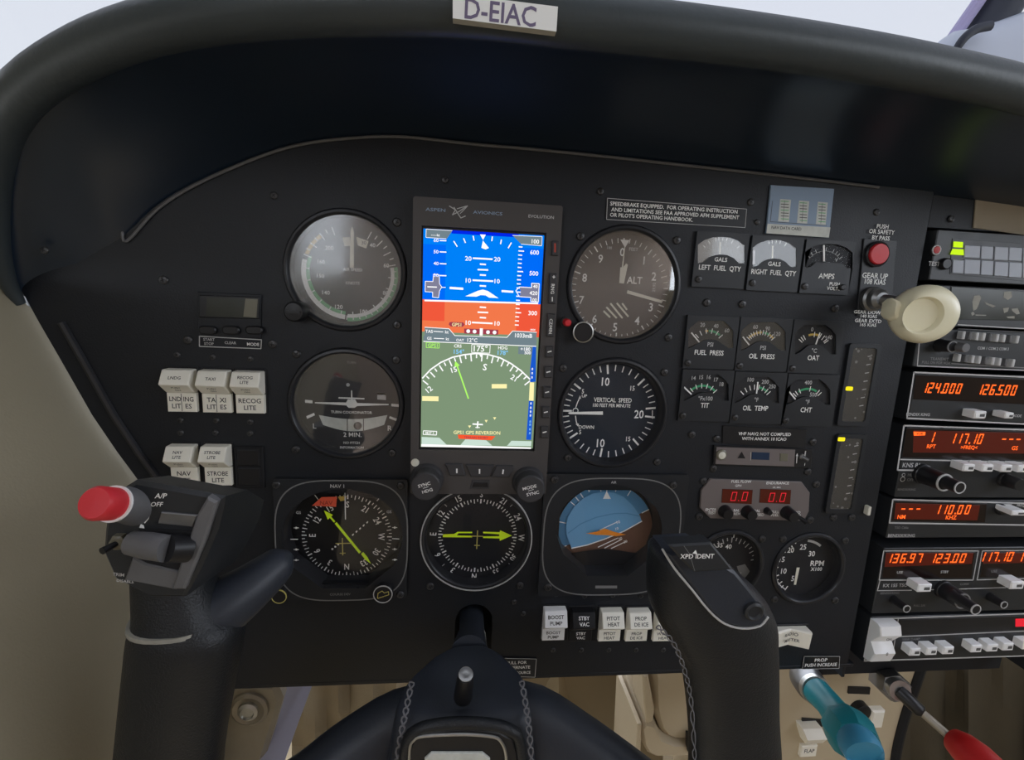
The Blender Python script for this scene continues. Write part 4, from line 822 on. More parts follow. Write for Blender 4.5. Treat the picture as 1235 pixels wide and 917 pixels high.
# radio master switch right of the grip
x, z = Q(951, 779, 4); t = empty('master_switch', x, z, 0, 'wide cream RADIO MASTER rocker switch right of the right yoke grip', 'switch')
b = MB('black'); b.box(x+1, z+7.5, 31, 17, -2, 1, .3); b.build('frame', t)
b = MB('ivory'); rings = []
for xx, hh in ((x-14, 6), (x-13.5, 7), (x, 3.5), (x+13, 9), (x+14, 8)): rings.append([(xx, z, .5), (xx, z, hh-.5), (xx, z+.5, hh), (xx, z+13.5, hh+1), (xx, z+14.5, hh), (xx, z+14.5, .5)])
b.loft(rings[::-1]); b.build('rocker', t, 25)
d = MB('ink'); d.text('RADIO', x-5, z+11, 2.6, 0, m='ink', O=(x-1, z+11, 8.5), U=(1, 0, 0), V=(0, 1, 0)); d.text('MASTER', 0, 0, 2.4, 0, m='ink', O=(x, z+6, 8.5), U=(1, 0, 0), V=(0, 1, 0)); d.v = [(a, b_, (3.9+abs(a-x)*.38+.9)) for a, b_, h in d.v]; d.build('lettering', t, 0)

# ================================================================ FUEL FLOW METER AND NARROW UNIT
Z = Map(840, 500, 6.547, 2.0); P = Z.p
t = empty('fuel_flow_meter', *P(460, 830), 0, 'brownish grey fuel flow meter with two red 0.0 readouts', 'meter')
b = MB('ff_plate'); b.slab([P(*a) for a in ((110, 512), (832, 535), (896, 620), (888, 770), (850, 842), (110, 822), (30, 740), (40, 600))], .1, 2.0, .4); b.build('face_plate', t)
for u0, u1, tx in ((205, 445, (275, 648)), (505, 748, (575, 655))):
    b = MB('ff_disp'); b.slab([P(u0, 588, 2.3), (P(u1, 597, 2.3)), P(u1-8, 710, 2.3), P(u0-8, 698, 2.3)], 1.8, 2.3, .1, m='black', mf='ff_disp'); rw_ = b.build('readout_window', t)
    d = D(Z.at(2.4)); x, z = d.p.p(*tx); k = d.p.mm(*tx); d.seg7('0.0', x, z, 70*k, 40*k, 2.4, 'e_red', gap=30*k, th=5*k, shear=.1); d.build('readout_digits', rw_, 0)
d = D(Z.at(2.08)); d.T('FUEL FLOW', 355, 530, 21); d.T('GPH', 330, 563, 18); d.T('ENDURANCE', 642, 542, 21); d.T('HR. MIN.', 635, 577, 12)
for s_, u, v in (('ENTER', 115, 752), ('TEST', 122, 778), ('BAL', 318, 758), ('REM', 320, 785), ('BAL', 480, 762), ('USED', 500, 792), ('FULL', 622, 770), ('FUEL', 620, 795), ('ADD', 790, 775), ('FUEL', 800, 800)): d.T(s_, u, v, 20)
d.build('lettering', t, 0)
for bu, bv, u, v, r, H in ((222, 765, 232, 770, 4.6, 5.5), (400, 768, 415, 785, 4.6, 7), (555, 760, 560, 765, 2.4, 4), (710, 772, 745, 790, 4.6, 9)):
    x, z = P(bu, bv, 2); b = MB('black'); b.lathe([(r+.4, 2), (r, 4), (r*.9, 2+H-1), (r*.8, 2+H), (.0005, 2+H)], x, z, 0, 20); b.build('knob', t)
b = MB('black'); x, z = P(815, 825, 3); b.tube([(x-4, z+3, 2), (x-1, z+1.5, 5), (x+2, z-.5, 8)], [1.6, 1.5, 1.8], 10); b.build('toggle', t)
t = empty('marker_beacon_unit', *P(530, 420), 0, 'narrow dark panel unit with small round lamp and blue lens above the fuel flow meter', 'instrument')
b = MB('black'); b.slab([P(*a) for a in ((140, 245), (915, 275), (905, 425), (130, 400))], .1, 2.2, .3); b.build('housing', t)
b = MB('plastic_grey'); b.slab([P(*a, 2.5) for a in ((158, 258), (780, 280), (770, 412), (150, 392))], 2.2, 2.6, .1, m='ff_plate'); b.v = [(a, c, h) for a, c, h in b.v]; b.build('face_plate', t)
x, z = P(197, 320, 3); b = MB('label_white'); b.lathe([(4, 2.6), (3.8, 3.6), (2.8, 4.2), (.0005, 4.3)], x, z, 0, 20, 'lcd_tan'); b.lathe([(2.7, 4.2), (.0005, 4.9)], x, z, 0, 16, 'cream'); b.build('lamp', t)
b = MB('black'); b.slab([P(*a, 2.8) for a in ((325, 345), (385, 348), (358, 295))], 2.5, 2.9); b.build('warning_lens', t)
b = MB('blue_dark'); b.slab([P(*a, 3) for a in ((440, 298), (580, 304), (576, 362), (436, 356))], 2.5, 3.0, .2); b.build('blue_lens', t)
b = MB('lcd_tan'); b.slab([P(*a, 3) for a in ((662, 308), (725, 311), (722, 372), (660, 368))], 2.5, 3.0, .2); b.build('cream_lens', t)
d = D(Z.at(2.75)); d.L([(430, 300), (428, 362)], 4, 'print_grey'); d.L([(795, 310), (790, 385)], 5, 'white'); d.L([(862, 290), (855, 330)], 9, 'print_grey'); d.T('A', 795, 320, 18); d.T('1', 855, 395, 20); d.build('lettering', t, 0)
x, z = P(870, 355, 4); b = MB('steel_dark'); b.tube([(x-3, z+1.5, 2), (x, z, 6)], [1.5, 1.1], 12); b.lathe([(2.2, 2.2), (2.0, 3.2), (.0005, 3.4)], x-3, z+1.5, 0, 12); b.build('toggle', t)

# ================================================================ VERTICAL TRIM INDICATORS
Z = Map(1000, 400, 3.814, 1.5)
def vind(label, quad, lamp, nm='trim_indicator', sc=()):
    P = Z.p; q = [P(*a) for a in quad]; t = empty(nm, sum(p[0] for p in q)/4, min(p[1] for p in q), 0, label, 'indicator')
    b = MB('gauge_plate'); cx = (q[0][0]+q[1][0])/2; cx = sum(p[0] for p in q)/4; cz_ = sum(p[1] for p in q)/4; w_ = q[1][0]-q[0][0]; h_ = (q[0][1]-q[3][1])
    b.plate(rrect(cx, cz_, w_+5, h_+5, 2), [rrect(cx, cz_, w_-1, h_-1, 2)], .1, 2.2); b.build('frame', t)
    b = MB('dial'); b.slab(rrect(cx, cz_, w_, h_), .15, .7); b.build('dial', t); b = MB('glass_mid'); b.slab(rrect(cx, cz_, w_-1.2, h_-1.2), 1.4, 1.7); b.build('glass', t)
    x, z = P(*lamp, 2.4); b = MB('e_yellow'); b.slab(rrect(x, z, 5.4, 2.9, .8), 1.9, 2.5); b.build('yellow_lamp', t)
    d = D(Z.at(1.0)); 
    for i in range(7): x, z = cx+w_*.28, cz_+h_*(.38-.11*i); d.line([(x-1.5, z), (x+1.5, z+.6)], .6, .85, 'print_grey')
    for i, (a, c) in enumerate(sc): d.C(a, c, 3+i % 3*2, 'print_dim', 0, 7)
    d.build('dial_markings', t, 0); return t
vind('upper narrow vertical indicator with glowing yellow mark beside the six gauges', [(92, 68), (208, 72), (180, 425), (62, 415)], (93, 263), sc=((100, 75), (125, 80), (135, 90), (150, 82), (195, 110), (190, 125), (130, 310), (120, 398), (125, 140), (165, 290), (160, 370)))
vind('lower narrow vertical indicator with yellow mark at its top end', [(45, 482), (152, 488), (108, 830), (0, 815)], (57, 496), sc=((80, 525), (95, 522), (130, 515), (150, 520), (88, 578), (120, 600), (110, 680), (105, 745), (75, 770), (20, 790), (40, 805), (60, 812), (85, 815), (30, 715)))
x, z = Q(1000+182/3.814, 400+825/3.814, 3); b = MB('cream'); b.slab(rrect(x, z, 2.6, 7, .8), .1, 4, .4); o = b.build('slide_tab', None); o['label'] = 'tiny cream tab at the right edge of the main panel'; o['category'] = 'tab'

# ================================================================ LANDING GEAR CONTROL
Z = Map(1010, 230, 4.169, 1.2)
t = empty('gear_lever', *Z.p(180, 560), 0, 'landing gear lever with large cream wheel-shaped knob', 'lever')
b = MB('gauge_plate'); b.slab([Z.p(*a) for a in ((135, 240), (300, 250), (268, 640), (100, 630))], .1, 1.2, .3); b.build('face_plate', t)
x, z = Z.p(185, 545, 4); b = MB('steel_dark'); b.lathe([(8.4, 1), (8.4, 4), (7, 5), (6.6, 9), (4.5, 11), (.0005, 11)], x, z, 0, 28); b.build('collar', t)
kx, kz = Q(1113, 379, 40); 
b = MB('steel_dark'); b.tube([(x, z, 8), (x+8, z-1.5, 20), (x+13, z-2, 31)], [3.6, 3.2, 3.2], 14); b.build('shaft', t)
Mk = Matrix.Rotation(R(-8), 4, 'Y') @ Matrix.Rotation(R(6), 4, 'X')
b = MB('knob_cream'); b.lathe([(.0005, -8), (15, -8), (19, -5.5), (20.8, -1), (20.8, 2), (19, 5.5), (15.5, 7.6), (13, 7.4), (12, 6.2), (11.4, 4.6), (.0005, 4.2)], kx, kz, 40, 48, mat4=Mk, sx=.92, sz=.86)
b.v = [(a-5.8*min(1, (i//48-5)/2) if i//48 > 5 else a, c, h) for i, (a, c, h) in enumerate(b.v)]
b.build('wheel_knob', t, 50)
b = MB('knob_cream'); px_, pz_ = kx-16, kz+1; b.loft([[(a, c*s_+kz-1+dz, h) for c, h in ((-3.5, 32), (3.5, 32), (5.2, 34.5), (5.6, 38), (4.6, 41), (3, 42.2), (-3, 42.2), (-4.6, 41), (-5.6, 38), (-5.2, 34.5))] for a, s_, dz in ((kx-21, 1.0, 3.4), (kx-20.4, 1.2, 3.2), (kx-17, 1.2, 2.2), (kx-12, 1.6, 1))]); b.build('knob_neck', t, 50)
Mt = Z.at(1.3); d = D(Mt)
d.T('PUSH', 228, 180, 20, sx=.95); d.T('OR SAFETY', 224, 207, 20, sx=.95); d.T('BY PASS', 219, 238, 20, sx=.95); d.T('GEAR UP', 190, 428, 25, sx=.95); d.T('108 KIAS', 190, 458, 25, sx=.85)
d.T('GEAR DOWN', 160, 612, 16, sx=1.15); d.T('140 KIAS', 158, 632, 15, sx=1.1); d.T('GEAR EXTD', 155, 655, 16, sx=1.15); d.T('165 KIAS', 155, 675, 15, sx=1.1); d.build('lettering', t, 0)
x, z = Q(1059, 306.5, 3); t = empty('bypass_button', x, z, 0, 'round red push button above the gear lever', 'button')
b = MB('bezel'); b.lathe([(8.6, 1.0), (8.6, 3), (8, 3.6), (7.2, 3.2), (7.2, 1.5)], x, z, 0, 32); b.f.pop(); b.mi.pop(); b.build('collar', t); b = MB('red'); b.lathe([(6.9, 1.2), (6.9, 4.2), (6.3, 4.8), (.0005, 5)], x, z, 0, 32); b.build('button_cap', t)
x, z = Q(685, 389.5, 8); b = MB('black'); b.lathe([(3.6, .1), (3.6, 2.2), (2.4, 2.4)], x, z, 0, 20); b.lathe([(2.5, 2.4), (2.5, 7), (1.8, 8.2), (.0005, 8.3)], x, z, 0, 20, 'red'); o = b.build('indicator_lamp', None); o['label'] = 'small red lamp at the lower left of the altimeter'; o['category'] = 'lamp'

# ================================================================ CENTRE RADIO STACK
RX0, RX1 = 325.0, 484.0
rack = empty('radio_rack', 400, -290, -20, 'dark recessed rack holding the stacked radios', 'rack')
b = MB('black_matt'); b.box(405, -115, 178, 400, -34, -30); b.build('back_plate', rack)
b = MB('panel'); b.box(317, -110, 2.4, 372, -30, -6); b.build('side_rail', rack); b = MB('panel'); b.box(RX1+5, -110, 8, 372, -30, -2); b.build('side_rail', rack)
b = MB('panel'); b.box(406, 87.8, 178, 58.5, -8, -4, .5); b.build('upper_fascia', rack)
screw(rack, 1147, 264, -3.5, 2.4)
def radio(name, label, pyt, pyb, pxl, cat='radio', H=2.0, m='plastic_dark'):
    zt_ = Q(pxl, pyt, H)[1]-.4; zb__ = Q(pxl-8, pyb, H)[1]+.4; x0 = max(319.5, Q(pxl-4, (pyt+pyb)/2, H)[0])
    t = empty(name, 404, zb__, 0, label, cat); t['_z'] = [zt_, zb__, x0]
    b = MB(m); b.slab(rrect((x0+RX1)/2, (zt_+zb__)/2, RX1-x0, zt_-zb__, .8), -28, H, .6, back=True); b.build('chassis', t); return t
def win(t, Z, quad, h1, m='disp_dark', nm='display_window', fr='black'):
    b = MB(fr); b.slab([Z.p(*a, h1) for a in quad], 1.8, h1, .15, m=fr, mf=m); return b.build(nm, t)
def digits(t, Z, s_, u, v, H, W, m='e_orange', h=2.7, gap=None, th=None):
    d = D(Z.at(h)); x, z = d.p.p(u, v); k = d.p.mm(u, v); d.seg7(s_, x, z, H*k, W*k, h, m, (gap or W*.45)*k, (th or H*.13)*k, .15); return d
def pushkey(t, Z, u, v, w_, h_, txt='', m='white_key', H=11.0, h0=2.0):
    q = Z.p(u, v, H); b = MB(m); b.slab(rrect(q[0], q[1], w_, h_, .6), h0, H, .8); ko_ = b.build('push_key', t)
    d = MB('key_dark'); d.flat(rrect(q[0]+w_*.12, q[1]-.2, w_*.42, h_*.36), H+.08, 'key_dark'); d.build('key_mark', ko_, 0)
def rknob(t, Z, u, v, r, H, m='black', ring=None, h0=2.0, nm='knob'):
    x, z = Z.p(u, v, H); b = MB(m); b.lathe([(r*1.12, h0), (r*1.08, h0+2), (r, h0+2.5), (r*.95, H-.8), (r*.86, H), (.0005, H)], x, z, 0, 24)
    if ring: b.lathe([(r*.95, H-.4), (r*.95, H+.3), (r*.78, H+.3), (r*.78, H-.2)], x, z, 0, 28, ring); b.f.pop(); b.mi.pop()
    b.build(nm, t)
# annunciator unit
t = radio('annunciator_unit', 'annunciator panel with two lit green lamps at the top of the radio stack', 274, 337, 1101, 'annunciator')
Z = Map(1040, 220, 6.333, 2.2); d = D(Z.at(2.1)); d.T('TEST', 550, 622, 30, 'print_grey'); d.build('lettering', t, 0)
x, z = Z.p(585, 515, 5); b = MB('print_grey'); b.lathe([(3.9, 1.8), (3.8, 3), (3.4, 3.2), (3.3, 2.8)], x, z, 0, 28, 'black'); b.f.pop(); b.mi.pop(); b.lathe([(3.4, 2.8), (3.3, 3.6), (2.6, 3.7), (2.4, 3.0)], x, z, 0, 28, 'print_grey'); b.f.pop(); b.mi.pop(); b.lathe([(2.5, 2.6), (2.3, 3.8), (.0005, 4.0)], x, z, 0, 24, 'red_plastic'); b.build('red_lamp', t)
rknob(t, Z, 650, 622, 3.6, 4.6)
b = MB('black'); b.slab([Z.p(*a, 2.4) for a in ((690, 430), (1400, 480), (1390, 770), (670, 700))], 1.8, 2.3, .1); b.build('lamp_panel', t)
for i, (u0, u1, v0, v1) in enumerate(((785, 905, 480, 580), (785, 905, 588, 705), (912, 1005, 485, 590), (912, 1005, 596, 712), (1015, 1120, 490, 598), (1015, 1120, 605, 720), (1125, 1225, 495, 603), (1125, 1225, 610, 730), (695, 780, 590, 698), (1232, 1330, 500, 735))):
    b = MB('annun_grey'); b.slab([Z.p(u0, v0, 3), Z.p(u1, v0+6, 3), Z.p(u1-6, v1, 3), Z.p(u0-6, v1-6, 3)], 2.2, 3.0, .3); b.build('annunciator_lens', t)
for q in ([(708, 452), (772, 456), (770, 498), (706, 494)], [(700, 508), (775, 512), (778, 556), (684, 550)]): b = MB('e_lime'); b.slab([Z.p(*a, 3.4) for a in q], 2.2, 3.4, .2); b.build('green_lamp', t)
# dark recorder unit with peeling film
t = radio('blank_display_unit', 'dark switched-off display unit with peeling film behind the cream knob', 341, 392, 1094, 'display')
Z = Map(1090, 330, 7.641, 2.4); win(t, Z, [(440, 120), (1300, 180), (1290, 440), (430, 420)], 2.5, 'lcd', fr='lcd')
d = D(Z.at(2.6))
for q in ([(650, 205), (700, 200), (712, 225), (690, 290), (670, 330), (640, 345), (632, 260)], [(620, 365), (640, 350), (655, 375), (630, 390)], [(742, 262), (775, 275), (850, 300), (820, 312), (760, 285)], [(925, 170), (990, 165), (1000, 215), (960, 245), (920, 220)], [(915, 320), (970, 315), (960, 350), (925, 365)], [(995, 325), (1050, 320), (1070, 370), (1040, 378), (1000, 345)], [(945, 398), (1020, 392), (1022, 415), (960, 412)], [(660, 378), (760, 382), (758, 390), (662, 388)]): d.P(q, 'scuff')
d.build('peeling_film', t, 0)
# audio selector
t = radio('audio_selector', 'audio selector panel with white outline and two rows of small grey switches', 395, 443, 1109)
d = D(Z.at(2.1)); d.L([(500, 472), (1300, 520), (1290, 900), (125, 852), (150, 560)], 9, 'print_grey', 0, False); d.L([(500, 510), (1290, 550)], 4, 'print_dim'); d.T('COM 1 COM 2 COM 3', 825, 692, 24, 'print_grey', sx=.9); d.T('TRANSMIT', 330, 788, 26, 'print_dim'); d.T('PULL ON FOR VOX', 300, 822, 22, 'print_dim'); d.L([(440, 830), (1290, 880)], 8, 'print_dim'); d.build('lettering', t, 0)
for i in range(9):
    u = 558+i*62
    for v in (570+i*5, 780+i*6): x, z = Z.p(u-(40 if v > 700 else 0), v, 6); b = MB('plastic_grey' if i % 3 == 1 else 'print_grey'); b.slab(rrect(x, z, 1.9 if i % 3 == 1 else 2.5, 5.6, .5), 2, 6, .5); b.build('slide_switch', t)
rknob(t, Z, 450, 675, 4.2, 12, ring='print_dim'); rknob(t, Z, 575, 685, 3.4, 17, 'plastic_grey')
# communication radio
Z = Map(1040, 430, 4.826, 2.2)
t = radio('navigation_communication_radio', 'radio reading 124.000 and 126.500, uppermost of the red-lit radios', 449, 508, 1104)
d = D(Z.at(2.1)); d.L([(1300, 135), (302, 93), (260, 360), (1300, 412)], 8, 'print_grey'); d.T('BENDIX KING', 325, 338, 16, 'print_grey'); d.build('lettering', t, 0)
win(t, Z, [(312, 108), (1300, 150), (1290, 295), (295, 250)], 2.4); 
for s_, u, v in (('124.000', 352, 182), ('126.500', 672, 192)): digits(t, Z, s_, u, v, 58, 28, 'e_orange', gap=13).build('frequency_digits', t, 0)
pushkey(t, Z, 690, 342, 9.5, 5.6); pushkey(t, Z, 860, 346, 7, 4.4); d = D(Z.at(2.1)); d.T('MODE', 900, 346, 14, 'print_grey'); d.build('lettering', t, 0)
# navigation computer
t = radio('navigation_computer', 'orange-lit radio reading 1 and 117.10, second of the lit radios', 514, 601, 1091)
d = D(Z.at(2.1)); d.L([(1300, 440), (243, 403), (205, 662), (335, 664)], 8, 'print_grey'); d.L([(222, 600), (1300, 625)], 7, 'print_grey'); d.T('KNS 81', 285, 633, 24, 'print_grey'); d.T('HLT', 285, 690, 16, 'print_dim'); d.T('OFF', 280, 718, 16, 'print_dim'); d.T('BENDIX/KING', 258, 775, 12, 'print_dim'); d.build('lettering', t, 0)
d = D(Z.at(2.15)); d.C(240, 690, 10, 'print_grey'); d.C(240, 690, 7, 'black', .05); d.C(235, 715, 14, 'print_grey'); d.C(235, 715, 11, 'black', .05); d.build('volume_symbol', t, 0)
win(t, Z, [(258, 418), (1300, 450), (1290, 612), (230, 588)], 2.4); win(t, Z, [(300, 430), (1300, 455), (1290, 570), (295, 560)], 2.55, 'disp_glow', 'glowing_field', 'disp_glow')
for s_, u, v in (('1', 392, 470), ('117.10', 515, 478), ('---', 812, 482)): digits(t, Z, s_, u, v, 58, 28, 'e_orange', gap=15).build('frequency_digits', t, 0)
d = D(Z.at(2.7)); d.P([(298, 438), (368, 440), (366, 460), (300, 462)], 'e_orange'); d.T('VOR', 334, 450, 13, 'disp_dark', dh=.05); d.build('lit_tag', t, 0); d = D(Z.at(2.7)); d.T('RPT', 402, 524, 22, 'e_orange'); d.T('>FREQ<', 622, 530, 20, 'e_orange'); d.T('GS', 888, 534, 22, 'e_orange'); d.build('status_words', t, 0)
for u in (612, 722, 832, 930): pushkey(t, Z, u+12, 650+(u-612)*.02, 9.2, 5.6, H=12)
rknob(t, Z, 480, 735, 6.8, 20, ring='print_grey'); rknob(t, Z, 568, 765, 4.5, 30, ring='print_grey', h0=10); rknob(t, Z, 920, 750, 5, 14)
# distance measuring unit
Z = Map(1030, 600, 4.366, 2.2)
t = radio('distance_measuring_unit', 'orange-lit unit reading 110.00 in the middle of the stack', 603, 650, 1077)
d = D(Z.at(2.1)); d.L([(1000, 35), (205, 12), (187, 135), (1000, 148)], 7, 'print_grey'); d.T('TSO C66a', 250, 160, 12, 'print_dim'); d.T('BENDIX/KING', 250, 202, 16, 'print_grey'); d.build('lettering', t, 0)
win(t, Z, [(212, 22), (700, 35), (690, 132), (195, 125)], 2.4); win(t, Z, [(220, 30), (665, 42), (650, 122), (212, 115)], 2.5, 'disp_glow', 'glowing_field', 'disp_glow')
for s_, u, v, H in (('---', 248, 62, 48), ('110.00', 430, 65, 48)): digits(t, Z, s_, u, v, H, 24, 'e_orange', gap=16).build('frequency_digits', t, 0)
d = D(Z.at(2.7)); d.T('NM', 250, 103, 20, 'e_orange'); d.T('KHZ', 512, 106, 20, 'e_orange'); d.build('status_words', t, 0)
pushkey(t, Z, 872, 85, 12, 4, H=14); rknob(t, Z, 790, 70, 4, 5)
d = D(Z.at(2.1)); d.T('RMT', 815, 42, 12, 'print_grey'); d.T('FREQ', 878, 42, 12, 'print_grey'); d.build('switch_lettering', t, 0)
# KX 155
t = radio('dual_frequency_radio', 'red-lit radio reading 136.97 and 123.00 above the bottom unit', 661, 741, 1063)
Z = Map(1050, 640, 6.676, 2.2); d = D(Z.at(2.1)); d.L([(105, 165), (868, 165), (825, 400), (70, 400)], 8, 'print_grey', 0, True); d.L([(75, 405), (55, 485), (330, 482)], 7, 'print_grey'); d.L([(1300, 160), (900, 165), (858, 398), (1300, 385)], 7, 'print_grey'); d.L([(480, 478), (550, 476)], 6, 'print_grey'); d.L([(710, 472), (1090, 460)], 6, 'print_grey')
d.T('KX 155 TSO', 200, 442, 26, 'print_grey'); d.T('BENDIX/KING', 155, 505, 17, 'print_dim'); d.T('COMM', 755, 432, 16, 'print_dim'); d.T('PULL 25K', 395, 605, 16, 'print_dim'); d.build('lettering', t, 0)
win(t, Z, [(122, 176), (842, 176), (812, 385), (92, 385)], 2.4); win(t, Z, [(125, 180), (830, 180), (815, 270), (112, 295)], 2.5, 'disp_glow', 'glowing_field', 'disp_glow'); win(t, Z, [(915, 176), (1300, 172), (1290, 372), (880, 380)], 2.4); win(t, Z, [(918, 182), (1300, 178), (1290, 262), (905, 268)], 2.5, 'disp_glow', 'glowing_field', 'disp_glow')
for s_, u in (('136.97', 132), ('123.00', 482), ('117.10', 880), ('1', 1190)): digits(t, Z, s_, u, 226 if u < 800 else 214, 74, 40, 'e_orange', gap=20).build('frequency_digits', t, 0)
d = D(Z.at(2.6)); d.T('USE', 236, 338, 20, 'print_grey'); d.T('STBY', 597, 334, 20, 'print_grey'); d.T('USE', 995, 328, 20, 'print_dim'); d.build('window_words', t, 0)
pushkey(t, Z, 440, 468, 11.5, 6.6, H=12); pushkey(t, Z, 1185, 445, 11.5, 6.6, H=12)
rknob(t, Z, 292, 632, 3.1, 14, ring='print_grey'); rknob(t, Z, 742, 570, 6.6, 18, ring='print_dim'); rknob(t, Z, 848, 638, 4.2, 30, ring='print_grey', h0=12); rknob(t, Z, 1075, 600, 3.1, 13, ring='print_grey')
# autopilot/mode unit at the bottom
Z = Map(1030, 600, 4.366, 2.2)
t = radio('autopilot_unit', 'bottom unit of the stack with tall white rocker and rows of white keys', 744, 800, 1050)
d = D(Z.at(2.1)); d.L([(1000, 610), (92, 642), (55, 862), (1000, 832)], 6, 'print_grey'); d.L([(233, 642), (200, 852)], 4, 'print_grey'); d.L([(222, 735), (1000, 700)], 5, 'print_grey'); d.T('YAW DAMP', 300, 748, 12, 'print_dim'); d.T('TEST', 875, 735, 13, 'print_grey'); d.build('lettering', t, 0)
win(t, Z, [(240, 645), (1000, 620), (1000, 692), (232, 726)], 2.3, 'black')
d = D(Z.at(2.5)); d.P([(850, 640), (1000, 636), (1000, 678), (850, 682)], 'e_red'); d.build('red_lamp', t, 0)
for u, v in ((325, 818), (412, 814), (500, 810), (648, 800), (733, 796), (815, 790), (920, 785)): pushkey(t, Z, u, v, 9.3, 6.8, H=10)
x0, z0 = Z.p(138, 850, 4); x1, z1 = Z.p(160, 645, 4); b = MB('white_key'); rings = []
zz = [z0, z0+1, z0+10, z0+17, z0+27, z1-1, z1]; hh = [6, 8, 11, 6, 13, 11, 9]
Zx = Z.p(145, 770, 6)[0]
for z_, h_ in zip(zz, hh): rings.append([(Zx-9, z_, 1.5), (Zx+9, z_, 1.5), (Zx+9, z_, h_-.8), (Zx+8.2, z_, h_), (Zx-8.2, z_, h_), (Zx-9, z_, h_-.8)])
b.loft(rings); b.build('rocker', t, 40)
d = MB('ink'); d.text('ON', Zx+1, z0+22, 2, 10.4, m='ink'); d.text('0', Zx+1, z0+10, 2.6, 11.2, m='ink'); d.build('rocker_lettering', t, 0)
# tan card tucked under the hood
Z = Map(1040, 220, 6.333, 2.2); q = [Z.p(*a, -3) for a in ((872, 122), (1500, 205), (1500, 440), (850, 348))]
b = MB('tape'); b.slab(q, -3.9, -2.9, .2, back=True); o = b.build('tan_card', None, label='plain tan card at the top of the radio stack', category='card')
# ================================================================ CONTROL YOKE
YH = 110.0
yoke = empty('control_yoke', *Q(560, 860, 70), 70, 'black leather-wrapped control yoke with two upright grips and red button', 'yoke')
def hring(px, py, h, wpx, dep, e=2.4, n=32, tilt=0.0):
    x, z = Q(px, py, h); w2 = wpx*mmpp(px, py, h)/2; o = []
    for i in range(n):
        t_ = 2*math.pi*i/n; c_, s_ = math.cos(t_), math.sin(t_); a = w2*math.copysign(abs(c_)**(2/e), c_); o.append((x+a, z+tilt*a, h-math.copysign(abs(s_)**(2/e), s_)*dep/2))
    return o
def lofted(rows, m, k=3, **kw):
    V = smooth_path(rows, k); return [hring(*p, **kw) for p in V]
# smooth_path works on vectors of any size
GY = 960
b = MB('leather'); b.loft(lofted([(883, 1010, 112, 98, 34), (886, 917, 112, 96, 34), (882, 850, 112, 98, 34), (877, 800, 112, 108, 35), (866, 765, 112, 128, 38), (858, 735, 112, 140, 40), (850, 708, 112, 130, 40), (838, 685, 112, 104, 38), (826, 668, 111, 76, 34), (818, 660, 110, 40, 22)], 'leather', tilt=-.12)); b.build('grip', yoke, 60)
# smooth top plate of the right grip with its edge seam
TP = [(803, 667), (846, 664), (887, 690), (905, 712), (921, 733), (926, 745), (918, 755), (897, 758), (876, 753), (857, 738), (838, 712), (820, 690)]
THh = lambda px, py: 133.5
q = [Q(a, c, THh(a, c)) for a, c in TP]; 
def lev(b_, f): b_.v = [(x, z, f(x, z, h)) for x, z, h in b_.v]
b = MB('leather_smooth'); b.slab(q, 118, 134, 1.2); b.build('top_plate', yoke, 40)
b = MB('print_grey'); sp_ = [Q(a, c, 134) for a, c in ((800, 664), (815, 688), (835, 712), (856, 738), (875, 754), (897, 760), (918, 757), (928, 746))]; b.tube([(x, z, 133) for x, z in [tuple(v)[:2] for v in smooth_path([(x, z, 0) for x, z in sp_], 3)]], .55, 6); b.build('edge_seam', yoke)
qb = [Q(a, c, 139) for a, c in ((806, 658), (858, 655), (885, 688), (838, 691), (826, 680))]
b = MB('plastic_dark'); b.slab(qb, 132, 139, .8); kb = b.build('ident_key', yoke)
d = D(Map(760, 640, 3.31, 139.1)); d.T('XPD IDENT', 268, 103, 18, 'white'); d.P([(248, 92), (262, 78), (268, 95)]); d.L([(215, 62), (238, 95), (258, 162)], 2, 'print_dim'); d.build('key_lettering', yoke, 0)
x, z = Q(911, 740, 136); b = MB('plastic_dark'); b.lathe([(4.6, 132), (4.4, 135.4), (3.4, 136), (2.6, 135), (.0005, 135)], x, z, 0, 24); b.build('push_button', yoke)
# stitched inner seam of the right grip
def stitches(path, h0, w_, name='lacing', n=26, r=.42, rail=True):
    V = smooth_path([(*Q(a, c, hh), hh) for a, c, hh in path], 8); b_ = MB('thread'); m_ = len(V)
    for s_ in (1, -1):
        pts = []
        for i in range(n*3+1):
            f = i/(n*3)*(m_-1); k = int(min(f, m_-2)); p = V[k].lerp(V[k+1], f-k); tng = (V[k+1]-V[k]).normalized(); nn = Vector((-tng.y, tng.x, 0)).normalized()
            pts.append(tuple(p+nn*w_*math.sin(i*math.pi*2/6+(0 if s_ > 0 else math.pi))+Vector((0, 0, .5*math.cos(i*math.pi/3*2)))))
        b_.tube(pts, r, 5)
    o = b_.build(name, yoke); o['kind'] = 'stuff'; return o
stitches([(792, 755, 128), (812, 776, 126), (826, 810, 124), (834, 850, 123), (838, 917, 122)], 120, 1.0, n=13, r=.3)
# left grip
b = MB('leather'); b.loft(lofted([(200, 1010, 112, 106, 36), (206, 917, 112, 108, 36), (215, 850, 112, 113, 37), (224, 790, 112, 118, 38), (228, 755, 112, 118, 38), (222, 736, 112, 98, 34), (214, 715, 112, 86, 30), (208, 690, 112, 80, 26)], 'leather')); b.build('grip', yoke, 60)
b = MB('scuff'); b.loft(lofted([(220, 742, 112, 103, 37), (219, 738, 112, 100, 36.4)], 'scuff', 2)); b.build('worn_collar', yoke)
